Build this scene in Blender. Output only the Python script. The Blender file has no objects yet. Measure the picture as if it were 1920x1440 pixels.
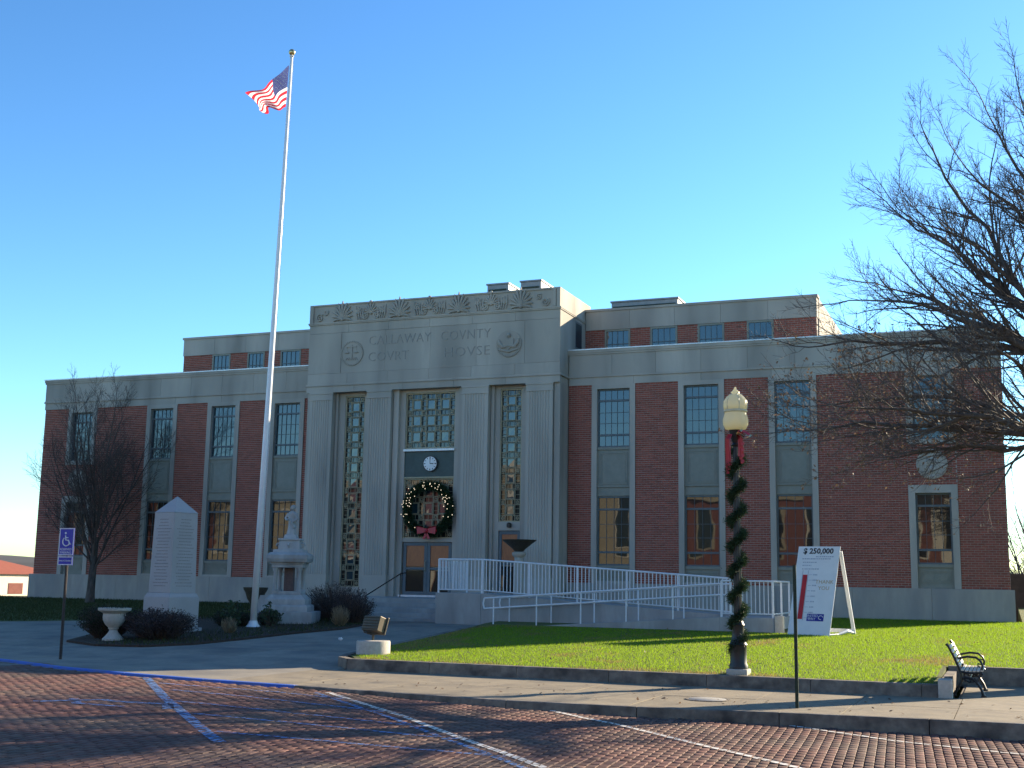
import bpy, math, random
import numpy as np
from mathutils import Vector, Matrix, Euler, noise

random.seed(7)
rng = np.random.default_rng(11)
SC = bpy.context.scene
COL = SC.collection
R = math.radians
PI = math.pi

# ------------------------------------------------------------------ camera
cam_d = bpy.data.cameras.new('camera')
cam = bpy.data.objects.new('camera', cam_d)
COL.objects.link(cam)
cam.matrix_world = (Matrix.Translation((0, -42, 1.8)) @ Matrix.Rotation(R(21.9775), 4, 'Z')
                    @ Matrix.Rotation(R(90 + 9.1347), 4, 'X') @ Matrix.Rotation(R(0.9564), 4, 'Z'))
cam_d.sensor_width = 36.0
cam_d.lens = 43.19
cam_d.clip_end = 5000
SC.camera = cam

# ------------------------------------------------------------------ light
SUN_EL, SUN_AZ = 19.6, 34.5          # azimuth clockwise from +Y
world = bpy.data.worlds.new('World')
SC.world = world
world.use_nodes = True
wn = world.node_tree
for n in list(wn.nodes):
    wn.nodes.remove(n)
sky = wn.nodes.new('ShaderNodeTexSky')
sky.sky_type = 'NISHITA'
sky.sun_disc = False
sky.sun_elevation = R(SUN_EL)
sky.sun_rotation = R(SUN_AZ)
sky.altitude = 250
sky.air_density = 1.0
sky.dust_density = 0.25
sky.ozone_density = 1.4
hs = wn.nodes.new('ShaderNodeHueSaturation')
hs.inputs['Saturation'].default_value = 1.12
tint = wn.nodes.new('ShaderNodeMix')
tint.data_type = 'RGBA'
tint.blend_type = 'MULTIPLY'
tint.inputs['Factor'].default_value = 1.0
tint.inputs[7].default_value = (.66, .88, 1.0, 1)     # cool white balance of the camera
bg = wn.nodes.new('ShaderNodeBackground')
bg.inputs['Strength'].default_value = 0.07
wo = wn.nodes.new('ShaderNodeOutputWorld')
wn.links.new(sky.outputs[0], hs.inputs['Color'])
gm = wn.nodes.new('ShaderNodeGamma')
gm.inputs['Gamma'].default_value = 1.24
wn.links.new(hs.outputs[0], gm.inputs['Color'])
wn.links.new(gm.outputs[0], tint.inputs[6])
wn.links.new(tint.outputs[2], bg.inputs[0])
wn.links.new(bg.outputs[0], wo.inputs[0])

sd = bpy.data.lights.new('sun', 'SUN')
sd.energy = 5.0
sd.angle = R(0.5)
sd.color = (1.0, 0.83, 0.60)
sun = bpy.data.objects.new('sun', sd)
COL.objects.link(sun)
az, el = R(SUN_AZ), R(SUN_EL)
to_sun = Vector((math.sin(az) * math.cos(el), math.cos(az) * math.cos(el), math.sin(el)))
sun.rotation_euler = (-to_sun).to_track_quat('-Z', 'Y').to_euler()
sun.location = (30, 40, 40)

SC.view_settings.view_transform = 'Standard'
SC.view_settings.look = 'None'
SC.view_settings.exposure = 1.54
SC.view_settings.gamma = 1.0
SC.view_settings.use_curve_mapping = False
SC.cycles.max_bounces = 6
SC.cycles.transparent_max_bounces = 12

# ------------------------------------------------------------------ materials
def new_mat(name):
    m = bpy.data.materials.new(name)
    m.use_nodes = True
    nt = m.node_tree
    b = nt.nodes['Principled BSDF']
    return m, nt, b

def N(nt, typ, **kw):
    n = nt.nodes.new(typ)
    for k, v in kw.items():
        setattr(n, k, v)
    return n

def ramp(nt, stops):
    r = nt.nodes.new('ShaderNodeValToRGB')
    e = r.color_ramp.elements
    e[0].position, e[0].color = stops[0][0], (*stops[0][1], 1)
    e[1].position, e[1].color = stops[-1][0], (*stops[-1][1], 1)
    for p, c in stops[1:-1]:
        x = e.new(p)
        x.color = (*c, 1)
    return r

def mat(name, c1, c2=None, scale=6.0, rough=0.8, metal=0.0, bump=0.0, detail=6.0, island=0.0, obj=0.0, spec=0.3,
        stain=None, stain_scale=0.7, stretch=None, bscale=None):
    """Noise-mottled principled material; island / obj add a random tone per mesh island / per object."""
    m, nt, b = new_mat(name)
    L = nt.links.new
    c2 = c2 or tuple(x * 0.75 for x in c1)
    geo = N(nt, 'ShaderNodeNewGeometry')
    vec = geo.outputs['Position']
    if stretch:
        mp = N(nt, 'ShaderNodeMapping')
        mp.inputs['Scale'].default_value = stretch
        L(vec, mp.inputs['Vector'])
        vec = mp.outputs[0]
    nz = N(nt, 'ShaderNodeTexNoise')
    nz.inputs['Scale'].default_value = scale
    nz.inputs['Detail'].default_value = detail
    nz.inputs['Roughness'].default_value = 0.65
    L(vec, nz.inputs['Vector'])
    rp = ramp(nt, [(0.32, c2), (0.68, c1)])
    L(nz.outputs['Fac'], rp.inputs['Fac'])
    col = rp.outputs['Color']
    if stain:
        n2 = N(nt, 'ShaderNodeTexNoise')
        n2.inputs['Scale'].default_value = stain_scale
        n2.inputs['Detail'].default_value = 8
        L(vec, n2.inputs['Vector'])
        r2 = ramp(nt, [(0.42, (0, 0, 0)), (0.7, (1, 1, 1))])
        L(n2.outputs['Fac'], r2.inputs['Fac'])
        mx = N(nt, 'ShaderNodeMix', data_type='RGBA')
        L(r2.outputs['Color'], mx.inputs['Factor'])
        L(col, mx.inputs[6])
        mx.inputs[7].default_value = (*stain, 1)
        col = mx.outputs[2]
    for src, amt in ((geo.outputs['Random Per Island'], island), (None, obj)):
        if amt:
            if src is None:
                oi = N(nt, 'ShaderNodeObjectInfo')
                src = oi.outputs['Random']
            mr = N(nt, 'ShaderNodeMapRange')
            mr.inputs['To Min'].default_value = 1 - amt
            mr.inputs['To Max'].default_value = 1 + amt
            L(src, mr.inputs['Value'])
            hv = N(nt, 'ShaderNodeHueSaturation')
            L(mr.outputs[0], hv.inputs['Value'])
            L(col, hv.inputs['Color'])
            col = hv.outputs[0]
    L(col, b.inputs['Base Color'])
    b.inputs['Roughness'].default_value = rough
    b.inputs['Metallic'].default_value = metal
    b.inputs['Specular IOR Level'].default_value = spec
    if bump:
        nb = N(nt, 'ShaderNodeTexNoise')
        nb.inputs['Scale'].default_value = bscale or scale * 4
        nb.inputs['Detail'].default_value = 4
        L(geo.outputs['Position'], nb.inputs['Vector'])
        bp = N(nt, 'ShaderNodeBump')
        bp.inputs['Strength'].default_value = 1.0
        bp.inputs['Distance'].default_value = bump
        L(nb.outputs['Fac'], bp.inputs['Height'])
        L(bp.outputs[0], b.inputs['Normal'])
    return m

def glass_mat(name, base, refl, wav=0.0):
    m, nt, b = new_mat(name)
    L = nt.links.new
    out = nt.nodes['Material Output']
    b.inputs['Base Color'].default_value = (*base, 1)
    b.inputs['Roughness'].default_value = 0.4
    b.inputs['Specular IOR Level'].default_value = 0.1
    g = N(nt, 'ShaderNodeBsdfGlossy')
    g.inputs['Roughness'].default_value = 0.015
    g.inputs['Color'].default_value = (0.92, 0.96, 1.0, 1)
    if wav:
        geo = N(nt, 'ShaderNodeNewGeometry')
        nz = N(nt, 'ShaderNodeTexNoise')
        nz.inputs['Scale'].default_value = 1.6
        nz.inputs['Detail'].default_value = 1
        L(geo.outputs['Position'], nz.inputs['Vector'])
        bp = N(nt, 'ShaderNodeBump')
        bp.inputs['Distance'].default_value = wav
        L(nz.outputs['Fac'], bp.inputs['Height'])
        L(bp.outputs[0], g.inputs['Normal'])
    mx = N(nt, 'ShaderNodeMixShader')
    mx.inputs[0].default_value = refl
    L(b.outputs[0], mx.inputs[1])
    L(g.outputs[0], mx.inputs[2])
    L(mx.outputs[0], out.inputs['Surface'])
    return m

def trans_mat(name, col, tcol, fac, rough=0.6, island=0.0):
    m, nt, b = new_mat(name)
    L = nt.links.new
    out = nt.nodes['Material Output']
    t = N(nt, 'ShaderNodeBsdfTranslucent')
    geo = N(nt, 'ShaderNodeNewGeometry')
    for c, sock in ((col, b.inputs['Base Color']), (tcol, t.inputs['Color'])):
        if island:
            mr = N(nt, 'ShaderNodeMapRange')
            mr.inputs['To Min'].default_value = 1 - island
            mr.inputs['To Max'].default_value = 1 + island
            L(geo.outputs['Random Per Island'], mr.inputs['Value'])
            hv = N(nt, 'ShaderNodeHueSaturation')
            hv.inputs['Color'].default_value = (*c, 1)
            L(mr.outputs[0], hv.inputs['Value'])
            L(hv.outputs[0], sock)
        else:
            sock.default_value = (*c, 1)
    b.inputs['Roughness'].default_value = rough
    b.inputs['Specular IOR Level'].default_value = 0.25
    mx = N(nt, 'ShaderNodeMixShader')
    mx.inputs[0].default_value = fac
    L(b.outputs[0], mx.inputs[1])
    L(t.outputs[0], mx.inputs[2])
    L(mx.outputs[0], out.inputs['Surface'])
    return m

def emit_mat(name, col, s):
    m, nt, b = new_mat(name)
    b.inputs['Base Color'].default_value = (*col, 1)
    b.inputs['Emission Color'].default_value = (*col, 1)
    b.inputs['Emission Strength'].default_value = s
    return m

M = {}
M['stone'] = mat('limestone', (.445, .405, .345), (.36, .33, .285), scale=2.2, bump=.002, bscale=60, rough=.85,
                 stain=(.25, .235, .205), stain_scale=1.1, stretch=(1, 1, .22), obj=.09, island=.03)
M['stone_dark'] = mat('cut_shade_limestone', (.30, .29, .265), (.26, .25, .23), scale=8, bump=.003, bscale=40, rough=.9)  # darker tone of the lettering stands in for shade in carved cuts
M['stone_base'] = mat('base_limestone', (.40, .37, .32), (.31, .29, .255), scale=3, bump=.002, bscale=50, rough=.88,
                      stain=(.27, .26, .245), stain_scale=1.3, stretch=(1, 1, .3), obj=.05)
M['mortar'] = mat('mortar', (.42, .38, .34), (.33, .30, .27), scale=20, rough=.95)
M['brick'] = mat('facing_brick', (.30, .088, .060), (.23, .066, .047), scale=14, rough=.85, island=.20, bump=.002, bscale=80)
M['brick_single'] = mat('facing_brick_single', (.30, .088, .060), (.23, .066, .047), scale=14, rough=.85, obj=.20, bump=.002, bscale=80)
M['paint'] = mat('grey_green_paint', (.235, .24, .20), (.20, .205, .17), scale=5, rough=.55, obj=.04)
M['sash'] = mat('sash_paint', (.115, .14, .15), (.09, .11, .12), scale=5, rough=.5)
M['greenpanel'] = mat('dark_green_panel', (.055, .085, .08), (.04, .065, .06), scale=4, rough=.45)
M['bronze'] = mat('bronze_grille', (.40, .35, .23), (.28, .25, .16), scale=12, rough=.5)
M['darkbronze'] = mat('dark_bronze', (.12, .098, .072), (.075, .062, .047), scale=9, rough=.5, metal=.5)
M['glass'] = glass_mat('window_glass', (.009, .032, .044), .068, wav=.003)
M['glass_low'] = glass_mat('street_window_glass', (.016, .013, .010), .06, wav=.0012)
M['glass_dark'] = glass_mat('grille_glass', (.012, .012, .012), .05)
M['flash'] = mat('metal_flashing', (.62, .63, .64), (.5, .51, .52), scale=5, rough=.35, metal=.3)
M['roof'] = mat('roof_gravel', (.30, .29, .27), scale=20, rough=.95)
M['hvac'] = mat('galvanised_metal', (.22, .235, .25), (.17, .18, .19), scale=4, rough=.5, metal=.3)
M['concrete'] = mat('concrete_paving', (.265, .222, .155), (.20, .168, .118), scale=9, rough=.9, bump=.003, bscale=50,
                    stain=(.165, .14, .105), stain_scale=1.7, obj=.09)
M['plaza'] = mat('plaza_concrete', (.275, .245, .195), (.205, .185, .15), scale=7, rough=.9, bump=.003, bscale=50,
                 stain=(.14, .132, .12), stain_scale=.8, obj=.08)
M['kerb'] = mat('kerb_concrete', (.25, .215, .17), (.14, .12, .10), scale=7, rough=.92, bump=.006, bscale=25,
                stain=(.07, .06, .052), stain_scale=3, obj=.08)
M['rampc'] = mat('ramp_concrete', (.40, .385, .36), (.32, .31, .29), scale=5, rough=.9, bump=.002, bscale=40,
                 stain=(.26, .25, .235), stain_scale=1.2, stretch=(1, 1, .3))
M['paver'] = mat('paving_brick', (.15, .072, .054), (.095, .046, .038), scale=18, rough=.75, island=.30, bump=.003, bscale=45,
                 stain=(.105, .075, .058), stain_scale=.8, spec=.2)
M['paver_single'] = mat('paving_brick_single', (.15, .072, .054), (.095, .046, .038), scale=18, rough=.75, obj=.30, bump=.003, bscale=45,
                        stain=(.105, .075, .058), stain_scale=.8, spec=.2)
M['dirtjoint'] = mat('sand_joint', (.21, .17, .12), (.12, .10, .07), scale=25, rough=1.0)
M['bluepaint'] = None
M['white'] = mat('white_paint', (.78, .78, .76), (.70, .70, .69), scale=7, rough=.4)
M['railwhite'] = mat('white_rail_paint', (.72, .73, .74), (.62, .63, .65), scale=9, rough=.4)
M['pole'] = mat('flagpole_paint', (.78, .77, .76), (.70, .69, .69), scale=5, rough=.3, spec=.5)
M['gold'] = mat('gold_ball', (.65, .5, .25), scale=4, rough=.25, metal=.8)
M['marble'] = mat('pale_marble', (.47, .45, .43), (.37, .355, .34), scale=5, rough=.7, bump=.003, bscale=35,
                  stain=(.27, .26, .245), stain_scale=2.2, stretch=(1, 1, .5))
M['granite'] = mat('monument_granite', (.41, .375, .36), (.34, .31, .30), scale=60, rough=.6, stain=(.32, .30, .285), stain_scale=1.2)
M['pier'] = mat('red_granite', (.15, .095, .085), (.10, .065, .06), scale=30, rough=.5)
M['engrave'] = mat('engraved_granite', (.30, .275, .27), scale=20, rough=.9)
M['urn'] = mat('cast_stone_urn', (.50, .46, .40), (.38, .35, .30), scale=14, rough=.9, bump=.004, bscale=40)
M['black'] = mat('black_iron', (.022, .022, .022), (.014, .014, .015), scale=8, rough=.42, metal=.2, spec=.5)
M['greenpost'] = mat('green_steel_post', (.03, .05, .035), (.02, .035, .025), scale=20, rough=.55, metal=.3)
M['brownpost'] = mat('steel_post', (.05, .04, .038), (.03, .025, .024), scale=20, rough=.6, metal=.2)
M['signblue'] = mat('sign_blue', (.035, .04, .36), (.03, .034, .32), scale=3, rough=.4)
M['signwhite'] = mat('sign_white', (.72, .73, .78), scale=3, rough=.4)
M['red'] = mat('red_ribbon', (.42, .02, .035), (.33, .012, .025), scale=8, rough=.4, spec=.5)
M['boardwhite'] = mat('board_white', (.74, .75, .77), (.68, .69, .71), scale=3, rough=.5)
M['boardred'] = mat('board_red', (.55, .02, .03), scale=4, rough=.5)
M['boardblack'] = mat('board_black', (.02, .02, .025), scale=4, rough=.6)
M['boardblue'] = mat('board_blue', (.02, .03, .30), scale=4, rough=.5)
M['boardgrey'] = mat('board_faint_print', (.42, .46, .55), scale=4, rough=.6)
M['boardgold'] = mat('board_tan_print', (.55, .38, .20), scale=4, rough=.6)
M['slat'] = mat('bench_slat', (.62, .57, .48), (.42, .38, .31), scale=6, rough=.6, stretch=(6, 1, 6), obj=.08)
M['wood'] = mat('stained_door_wood', (.40, .13, .035), (.28, .085, .024), scale=5, rough=.4, stretch=(6, 1, 1), spec=.5)
M['bark'] = mat('bark', (.13, .108, .09), (.045, .038, .034), scale=9, rough=.95, bump=.02, bscale=18, stretch=(1, 1, .25))
M['twig'] = mat('twig_bark', (.125, .105, .092), (.075, .064, .058), scale=9, rough=.85)
M['twig_red'] = mat('dry_twig', (.11, .082, .070), (.07, .054, .047), scale=9, rough=.9, island=.3)
M['deadleaf'] = trans_mat('dead_leaf', (.19, .14, .10), (.17, .11, .065), .35, island=.4)
M['deadgrass'] = trans_mat('dry_ornamental_grass', (.34, .26, .16), (.30, .22, .12), .3, island=.3)
M['bushleaf'] = trans_mat('shrub_leaf', (.030, .038, .02), (.03, .042, .015), .3, island=.45)
M['bushpurple'] = trans_mat('barberry_leaf', (.048, .036, .036), (.05, .03, .03), .3, island=.45)
M['rose'] = trans_mat('rose_leaf', (.05, .075, .04), (.06, .09, .03), .3, island=.4)
M['needle'] = trans_mat('garland_needle', (.028, .055, .024), (.03, .06, .02), .25, island=.4)
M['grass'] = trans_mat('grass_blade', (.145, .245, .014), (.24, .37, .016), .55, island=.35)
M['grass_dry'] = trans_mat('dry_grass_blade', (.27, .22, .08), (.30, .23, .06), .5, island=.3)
M['grass_shade'] = trans_mat('shade_toned_grass_blade', (.05, .062, .02), (.05, .065, .014), .4, island=.4)  # darker copy of the lawn grass, with the shade put into its colour
M['soil'] = mat('lawn_soil', (.085, .12, .022), (.10, .095, .035), scale=5, rough=1.0, bump=.02, bscale=30)
M['mulch'] = mat('bark_mulch', (.075, .05, .036), (.04, .028, .022), scale=16, rough=1.0, bump=.03, bscale=40)
M['globe'] = trans_mat('acrylic_globe', (.86, .80, .58), (.95, .88, .60), .55, rough=.25)
M['globecap'] = mat('globe_collar', (.62, .58, .40), scale=6, rough=.4)
M['bulb'] = emit_mat('fairy_light', (1.0, .80, .55), .42)
M['clockface'] = mat('clock_face', (.80, .80, .78), scale=3, rough=.4)
M['far_grass'] = mat('far_field', (.085, .085, .04), (.06, .055, .03), scale=.06, rough=1.0)
M['hill'] = mat('wooded_hill', (.070, .062, .055), (.045, .042, .04), scale=.05, rough=1.0, stretch=(1, 1, 3))
M['rooftile'] = mat('red_roof', (.34, .10, .05), (.26, .075, .04), scale=2, rough=.8)
M['cream'] = mat('cream_render', (.62, .56, .44), (.54, .48, .38), scale=2, rough=.9)
M['storebrick'] = mat('store_brick', (.20, .075, .055), (.15, .055, .042), scale=3, rough=.9)
M['tanbrick'] = mat('tan_brick', (.36, .31, .21), (.30, .25, .17), scale=3, rough=.9)
M['hedge_d'] = mat('dark_wall_stone', (.055, .045, .042), (.03, .026, .025), scale=3, rough=.95)
M['iron_cover'] = mat('cover_iron', (.42, .40, .36), (.30, .29, .26), scale=12, rough=.6, metal=.3)
M['flagred'] = trans_mat('flag_red', (.50, .03, .05), (.55, .03, .05), .45)
M['flagwhite'] = trans_mat('flag_white', (.80, .78, .78), (.85, .80, .78), .45)
M['flagblue'] = trans_mat('flag_blue', (.045, .05, .14), (.06, .07, .20), .45)
M['relief'] = M['stone']

def worn_paint(name, col, wear):
    m, nt, b = new_mat(name)
    L = nt.links.new
    geo = N(nt, 'ShaderNodeNewGeometry')
    nz = N(nt, 'ShaderNodeTexNoise')
    nz.inputs['Scale'].default_value = 9
    nz.inputs['Detail'].default_value = 8
    nz.inputs['Roughness'].default_value = .75
    L(geo.outputs['Position'], nz.inputs['Vector'])
    r = ramp(nt, [(wear - .05, (0, 0, 0)), (wear + .06, (1, 1, 1))])
    L(nz.outputs['Fac'], r.inputs['Fac'])
    L(r.outputs['Color'], b.inputs['Alpha'])
    b.inputs['Base Color'].default_value = (*col, 1)
    b.inputs['Roughness'].default_value = .7
    return m
M['blue_worn'] = worn_paint('worn_blue_paint', (.085, .19, .40), .46)
M['blue_faded'] = worn_paint('faded_blue_paint', (.12, .20, .40), .47)
M['white_worn'] = worn_paint('worn_white_paint', (.66, .63, .57), .44)
M['white_faded'] = worn_paint('faded_white_paint', (.55, .52, .46), .50)
M['kerbblue'] = mat('blue_kerb_paint', (.035, .11, .50), (.05, .13, .42), scale=8, rough=.7, stain=(.10, .14, .30), stain_scale=3)

# ------------------------------------------------------------------ mesh helpers
class MB:
    def __init__(s):
        s.v, s.f, s.mi, s.cuts = [], [], [], []
    def add(s, vs, fs, mi=0):
        o = len(s.v)
        s.cuts.append((o, len(s.f)))
        s.v.extend([tuple(p) for p in vs])
        s.f.extend([tuple(i + o for i in f) for f in fs])
        s.mi.extend([mi] * len(fs))
        return s
    def box(s, x0, x1, y0, y1, z0, z1, mi=0):
        vs = [(x0, y0, z0), (x1, y0, z0), (x1, y1, z0), (x0, y1, z0), (x0, y0, z1), (x1, y0, z1), (x1, y1, z1), (x0, y1, z1)]
        return s.add(vs, [(0, 3, 2, 1), (4, 5, 6, 7), (0, 1, 5, 4), (1, 2, 6, 5), (2, 3, 7, 6), (3, 0, 4, 7)], mi)
    def front(s, x0, x1, y0, y1, z0, z1):
        """box open at its back (facing -y)"""
        vs = [(x0, y0, z0), (x1, y0, z0), (x1, y1, z0), (x0, y1, z0), (x0, y0, z1), (x1, y0, z1), (x1, y1, z1), (x0, y1, z1)]
        return s.add(vs, [(0, 3, 2, 1), (4, 5, 6, 7), (0, 1, 5, 4), (1, 2, 6, 5), (3, 0, 4, 7)])
    def obox(s, c, ax, ay, az, hx, hy, hz, mi=0):
        """oriented box: centre, three unit axes, half sizes"""
        c, ax, ay, az = Vector(c), Vector(ax), Vector(ay), Vector(az)
        vs = []
        for dz in (-1, 1):
            for dx, dy in ((-1, -1), (1, -1), (1, 1), (-1, 1)):
                vs.append(c + ax * hx * dx + ay * hy * dy + az * hz * dz)
        return s.add(vs, [(0, 3, 2, 1), (4, 5, 6, 7), (0, 1, 5, 4), (1, 2, 6, 5), (2, 3, 7, 6), (3, 0, 4, 7)], mi)
    def xz(s, poly, y0, y1, mi=0):
        n = len(poly)
        vs = [(x, y0, z) for x, z in poly] + [(x, y1, z) for x, z in poly]
        fs = [tuple(range(n)), tuple(range(2 * n - 1, n - 1, -1))]
        fs += [(i, n + i, n + (i + 1) % n, (i + 1) % n) for i in range(n)]
        return s.add(vs, fs, mi)
    def xy(s, poly, z0, z1, mi=0, zf=None):
        n = len(poly)
        g = zf or (lambda x, y: 0)
        vs = [(x, y, z0 + g(x, y)) for x, y in poly] + [(x, y, z1 + g(x, y)) for x, y in poly]
        fs = [tuple(range(n - 1, -1, -1)), tuple(range(n, 2 * n))]
        fs += [(i, (i + 1) % n, n + (i + 1) % n, n + i) for i in range(n)]
        return s.add(vs, fs, mi)
    def lathe(s, prof, cx, cy, n=20, mi=0, sx=1, sy=1):
        vs, fs = [], []
        for r, z in prof:
            for k in range(n):
                a = 2 * PI * k / n
                vs.append((cx + r * sx * math.cos(a), cy + r * sy * math.sin(a), z))
        for j in range(len(prof) - 1):
            for k in range(n):
                a, b2 = j * n + k, j * n + (k + 1) % n
                fs.append((a, b2, b2 + n, a + n))
        fs.append(tuple(range(n - 1, -1, -1)))
        fs.append(tuple(range((len(prof) - 1) * n, len(prof) * n)))
        return s.add(vs, fs, mi)
    def tube(s, pts, rad, n=6, mi=0, cap=True):
        P = [Vector(p) for p in pts]
        if not hasattr(rad, '__len__'):
            rad = [rad] * len(P)
        vs, fs = [], []
        up = None
        for i, p in enumerate(P):
            d = (P[min(i + 1, len(P) - 1)] - P[max(i - 1, 0)])
            d = d.normalized() if d.length > 1e-9 else Vector((0, 0, 1))
            if up is None:
                up = Vector((0, 0, 1)) if abs(d.z) < .9 else Vector((1, 0, 0))
            a = d.cross(up)
            a = a.normalized() if a.length > 1e-6 else d.orthogonal().normalized()
            b2 = d.cross(a)
            up = -b2
            for k in range(n):
                t = 2 * PI * k / n
                vs.append(p + (a * math.cos(t) + b2 * math.sin(t)) * rad[i])
        for j in range(len(P) - 1):
            for k in range(n):
                q, w = j * n + k, j * n + (k + 1) % n
                fs.append((q, q + n, w + n, w))
        if cap and n > 2:
            fs.append(tuple(range(n)))
            fs.append(tuple(range(len(P) * n - 1, (len(P) - 1) * n - 1, -1)))
        return s.add(vs, fs, mi)
    def sphere(s, c, r, n=10, m=7, mi=0, sc=(1, 1, 1)):
        vs, fs = [(c[0], c[1], c[2] - r * sc[2])], []
        for j in range(1, m):
            a = -PI / 2 + PI * j / m
            for k in range(n):
                t = 2 * PI * k / n
                vs.append((c[0] + r * sc[0] * math.cos(a) * math.cos(t), c[1] + r * sc[1] * math.cos(a) * math.sin(t), c[2] + r * sc[2] * math.sin(a)))
        vs.append((c[0], c[1], c[2] + r * sc[2]))
        for k in range(n):
            fs.append((0, 1 + (k + 1) % n, 1 + k))
            fs.append((len(vs) - 1, 1 + (m - 2) * n + k, 1 + (m - 2) * n + (k + 1) % n))
        for j in range(m - 2):
            for k in range(n):
                a, b2 = 1 + j * n + k, 1 + j * n + (k + 1) % n
                fs.append((a, b2, b2 + n, a + n))
        return s.add(vs, fs, mi)
    def mesh(s, name, mats, origin=(0, 0, 0), smooth=False):
        me = bpy.data.meshes.new(name)
        ox, oy, oz = origin
        me.from_pydata([(x - ox, y - oy, z - oz) for x, y, z in s.v], [], s.f)
        for m in (mats if isinstance(mats, (list, tuple)) else [mats]):
            me.materials.append(m)
        if any(s.mi):
            me.polygons.foreach_set('material_index', s.mi)
        if smooth:
            me.polygons.foreach_set('use_smooth', [True] * len(me.polygons))
            if smooth != 'all':
                me.set_sharp_from_angle(angle=R(38))
        me.update()
        return me
    def build(s, name, m, parent=None, smooth=False, label=None, kind=None, bevel=0.0):
        org = parent.get('_o', (0, 0, 0)) if parent else (0, 0, 0)
        me = s.mesh(name, m, org, smooth)
        o = bpy.data.objects.new(name, me)
        COL.objects.link(o)
        if parent:
            o.parent = parent
            o['_o'] = tuple(org)
        if label:
            o['label'] = label
        if kind:
            o['kind'] = kind
        if bevel:
            bv = o.modifiers.new('bevel', 'BEVEL')
            bv.width = bevel
            bv.segments = 2
            bv.limit_method = 'ANGLE'
        return o

def build_each(mb, name, m, parent=None, bevel=0.0):
    """every shape added to mb becomes an object of its own"""
    for a, b2 in zip(mb.cuts, mb.cuts[1:] + [(len(mb.v), len(mb.f))]):
        q = MB()
        q.v = mb.v[a[0]:b2[0]]
        q.f = [tuple(i - a[0] for i in f) for f in mb.f[a[1]:b2[1]]]
        q.mi = [0] * len(q.f)
        q.build(name, m, parent, bevel=bevel)

def thing(name, loc, label, cat, group=None):
    o = bpy.data.objects.new(name, None)
    o.empty_display_size = .2
    o.location = loc
    COL.objects.link(o)
    o['_o'] = tuple(loc)
    return tag(o, label, cat, group)

def tag(o, label, cat, group=None):
    o['label'] = label
    o['category'] = cat
    if group:
        o['group'] = group
    return o

def struct(o):
    o['kind'] = 'structure'
    return o

def single(mb, name, m, label, cat, group=None, smooth=False, bevel=0):
    """a thing that is one mesh, its origin at the mesh's own base"""
    xs = np.array(mb.v)
    c = (xs[:, 0].min() / 2 + xs[:, 0].max() / 2, xs[:, 1].min() / 2 + xs[:, 1].max() / 2, xs[:, 2].min())
    c = tuple(float(q) for q in c)
    o = bpy.data.objects.new(name, mb.mesh(name, m, c, smooth))
    o.location = c
    COL.objects.link(o)
    if bevel:
        bv = o.modifiers.new('bevel', 'BEVEL')
        bv.width = bevel
        bv.segments = 2
        bv.limit_method = 'ANGLE'
    return tag(o, label, cat, group)

def share(name, me, loc, parent, m=None):
    """one more object using mesh me at world location loc under parent"""
    o = bpy.data.objects.new(name, me)
    COL.objects.link(o)
    po = parent.get('_o', (0, 0, 0)) if parent else (0, 0, 0)
    o.location = (loc[0] - po[0], loc[1] - po[1], loc[2] - po[2])
    if parent:
        o.parent = parent
    return o

def np_mesh(name, verts, faces, m, parent=None, kind=None, smooth=False):
    """verts (n,3), faces (k,3|4) numpy"""
    me = bpy.data.meshes.new(name)
    org = np.array(parent.get('_o', (0, 0, 0))) if parent else np.zeros(3)
    V = (verts - org).astype(np.float32)
    k = faces.shape[1]
    me.vertices.add(len(V))
    me.vertices.foreach_set('co', V.ravel())
    me.loops.add(faces.size)
    me.loops.foreach_set('vertex_index', faces.astype(np.int32).ravel())
    me.polygons.add(len(faces))
    me.polygons.foreach_set('loop_start', np.arange(0, faces.size, k, dtype=np.int32))
    me.update(calc_edges=True)
    me.validate()
    for q in (m if isinstance(m, (list, tuple)) else [m]):
        me.materials.append(q)
    if smooth:
        me.polygons.foreach_set('use_smooth', [True] * len(me.polygons))
    o = bpy.data.objects.new(name, me)
    COL.objects.link(o)
    if parent:
        o.parent = parent
        o['_o'] = tuple(float(q) for q in org)
    if kind:
        o['kind'] = kind
    return o

def text_verts(txt, size, extrude=.005, spacing=1.0, align='CENTER', offset=0.0):
    """(verts, faces) of a line of text lying in the xz plane, facing -y"""
    cu = bpy.data.curves.new('lettering', 'FONT')
    cu.body = txt
    cu.size = size
    cu.extrude = extrude
    cu.space_character = spacing
    cu.align_x = align
    cu.align_y = 'CENTER'
    cu.offset = offset
    cu.resolution_u = 2
    o = bpy.data.objects.new('lettering', cu)
    COL.objects.link(o)
    dg = bpy.context.evaluated_depsgraph_get()
    dg.update()
    me = bpy.data.meshes.new_from_object(o.evaluated_get(dg))
    vs = [(v.co.x, -v.co.z, v.co.y) for v in me.vertices]
    fs = [tuple(p.vertices) for p in me.polygons]
    bpy.data.objects.remove(o)
    bpy.data.curves.remove(cu)
    bpy.data.meshes.remove(me)
    return vs, fs

def text_at(mb, txt, c, size, ax=(1, 0, 0), up=(0, 0, 1), **kw):
    vs, fs = text_verts(txt, size, **kw)
    ax, up, c = Vector(ax), Vector(up), Vector(c)
    nrm = ax.cross(up)          # points toward the viewer for ax=+x, up=+z  ->  (0,-1,0)
    mb.add([c + ax * x + up * z - nrm * y for x, y, z in vs], fs)

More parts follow.
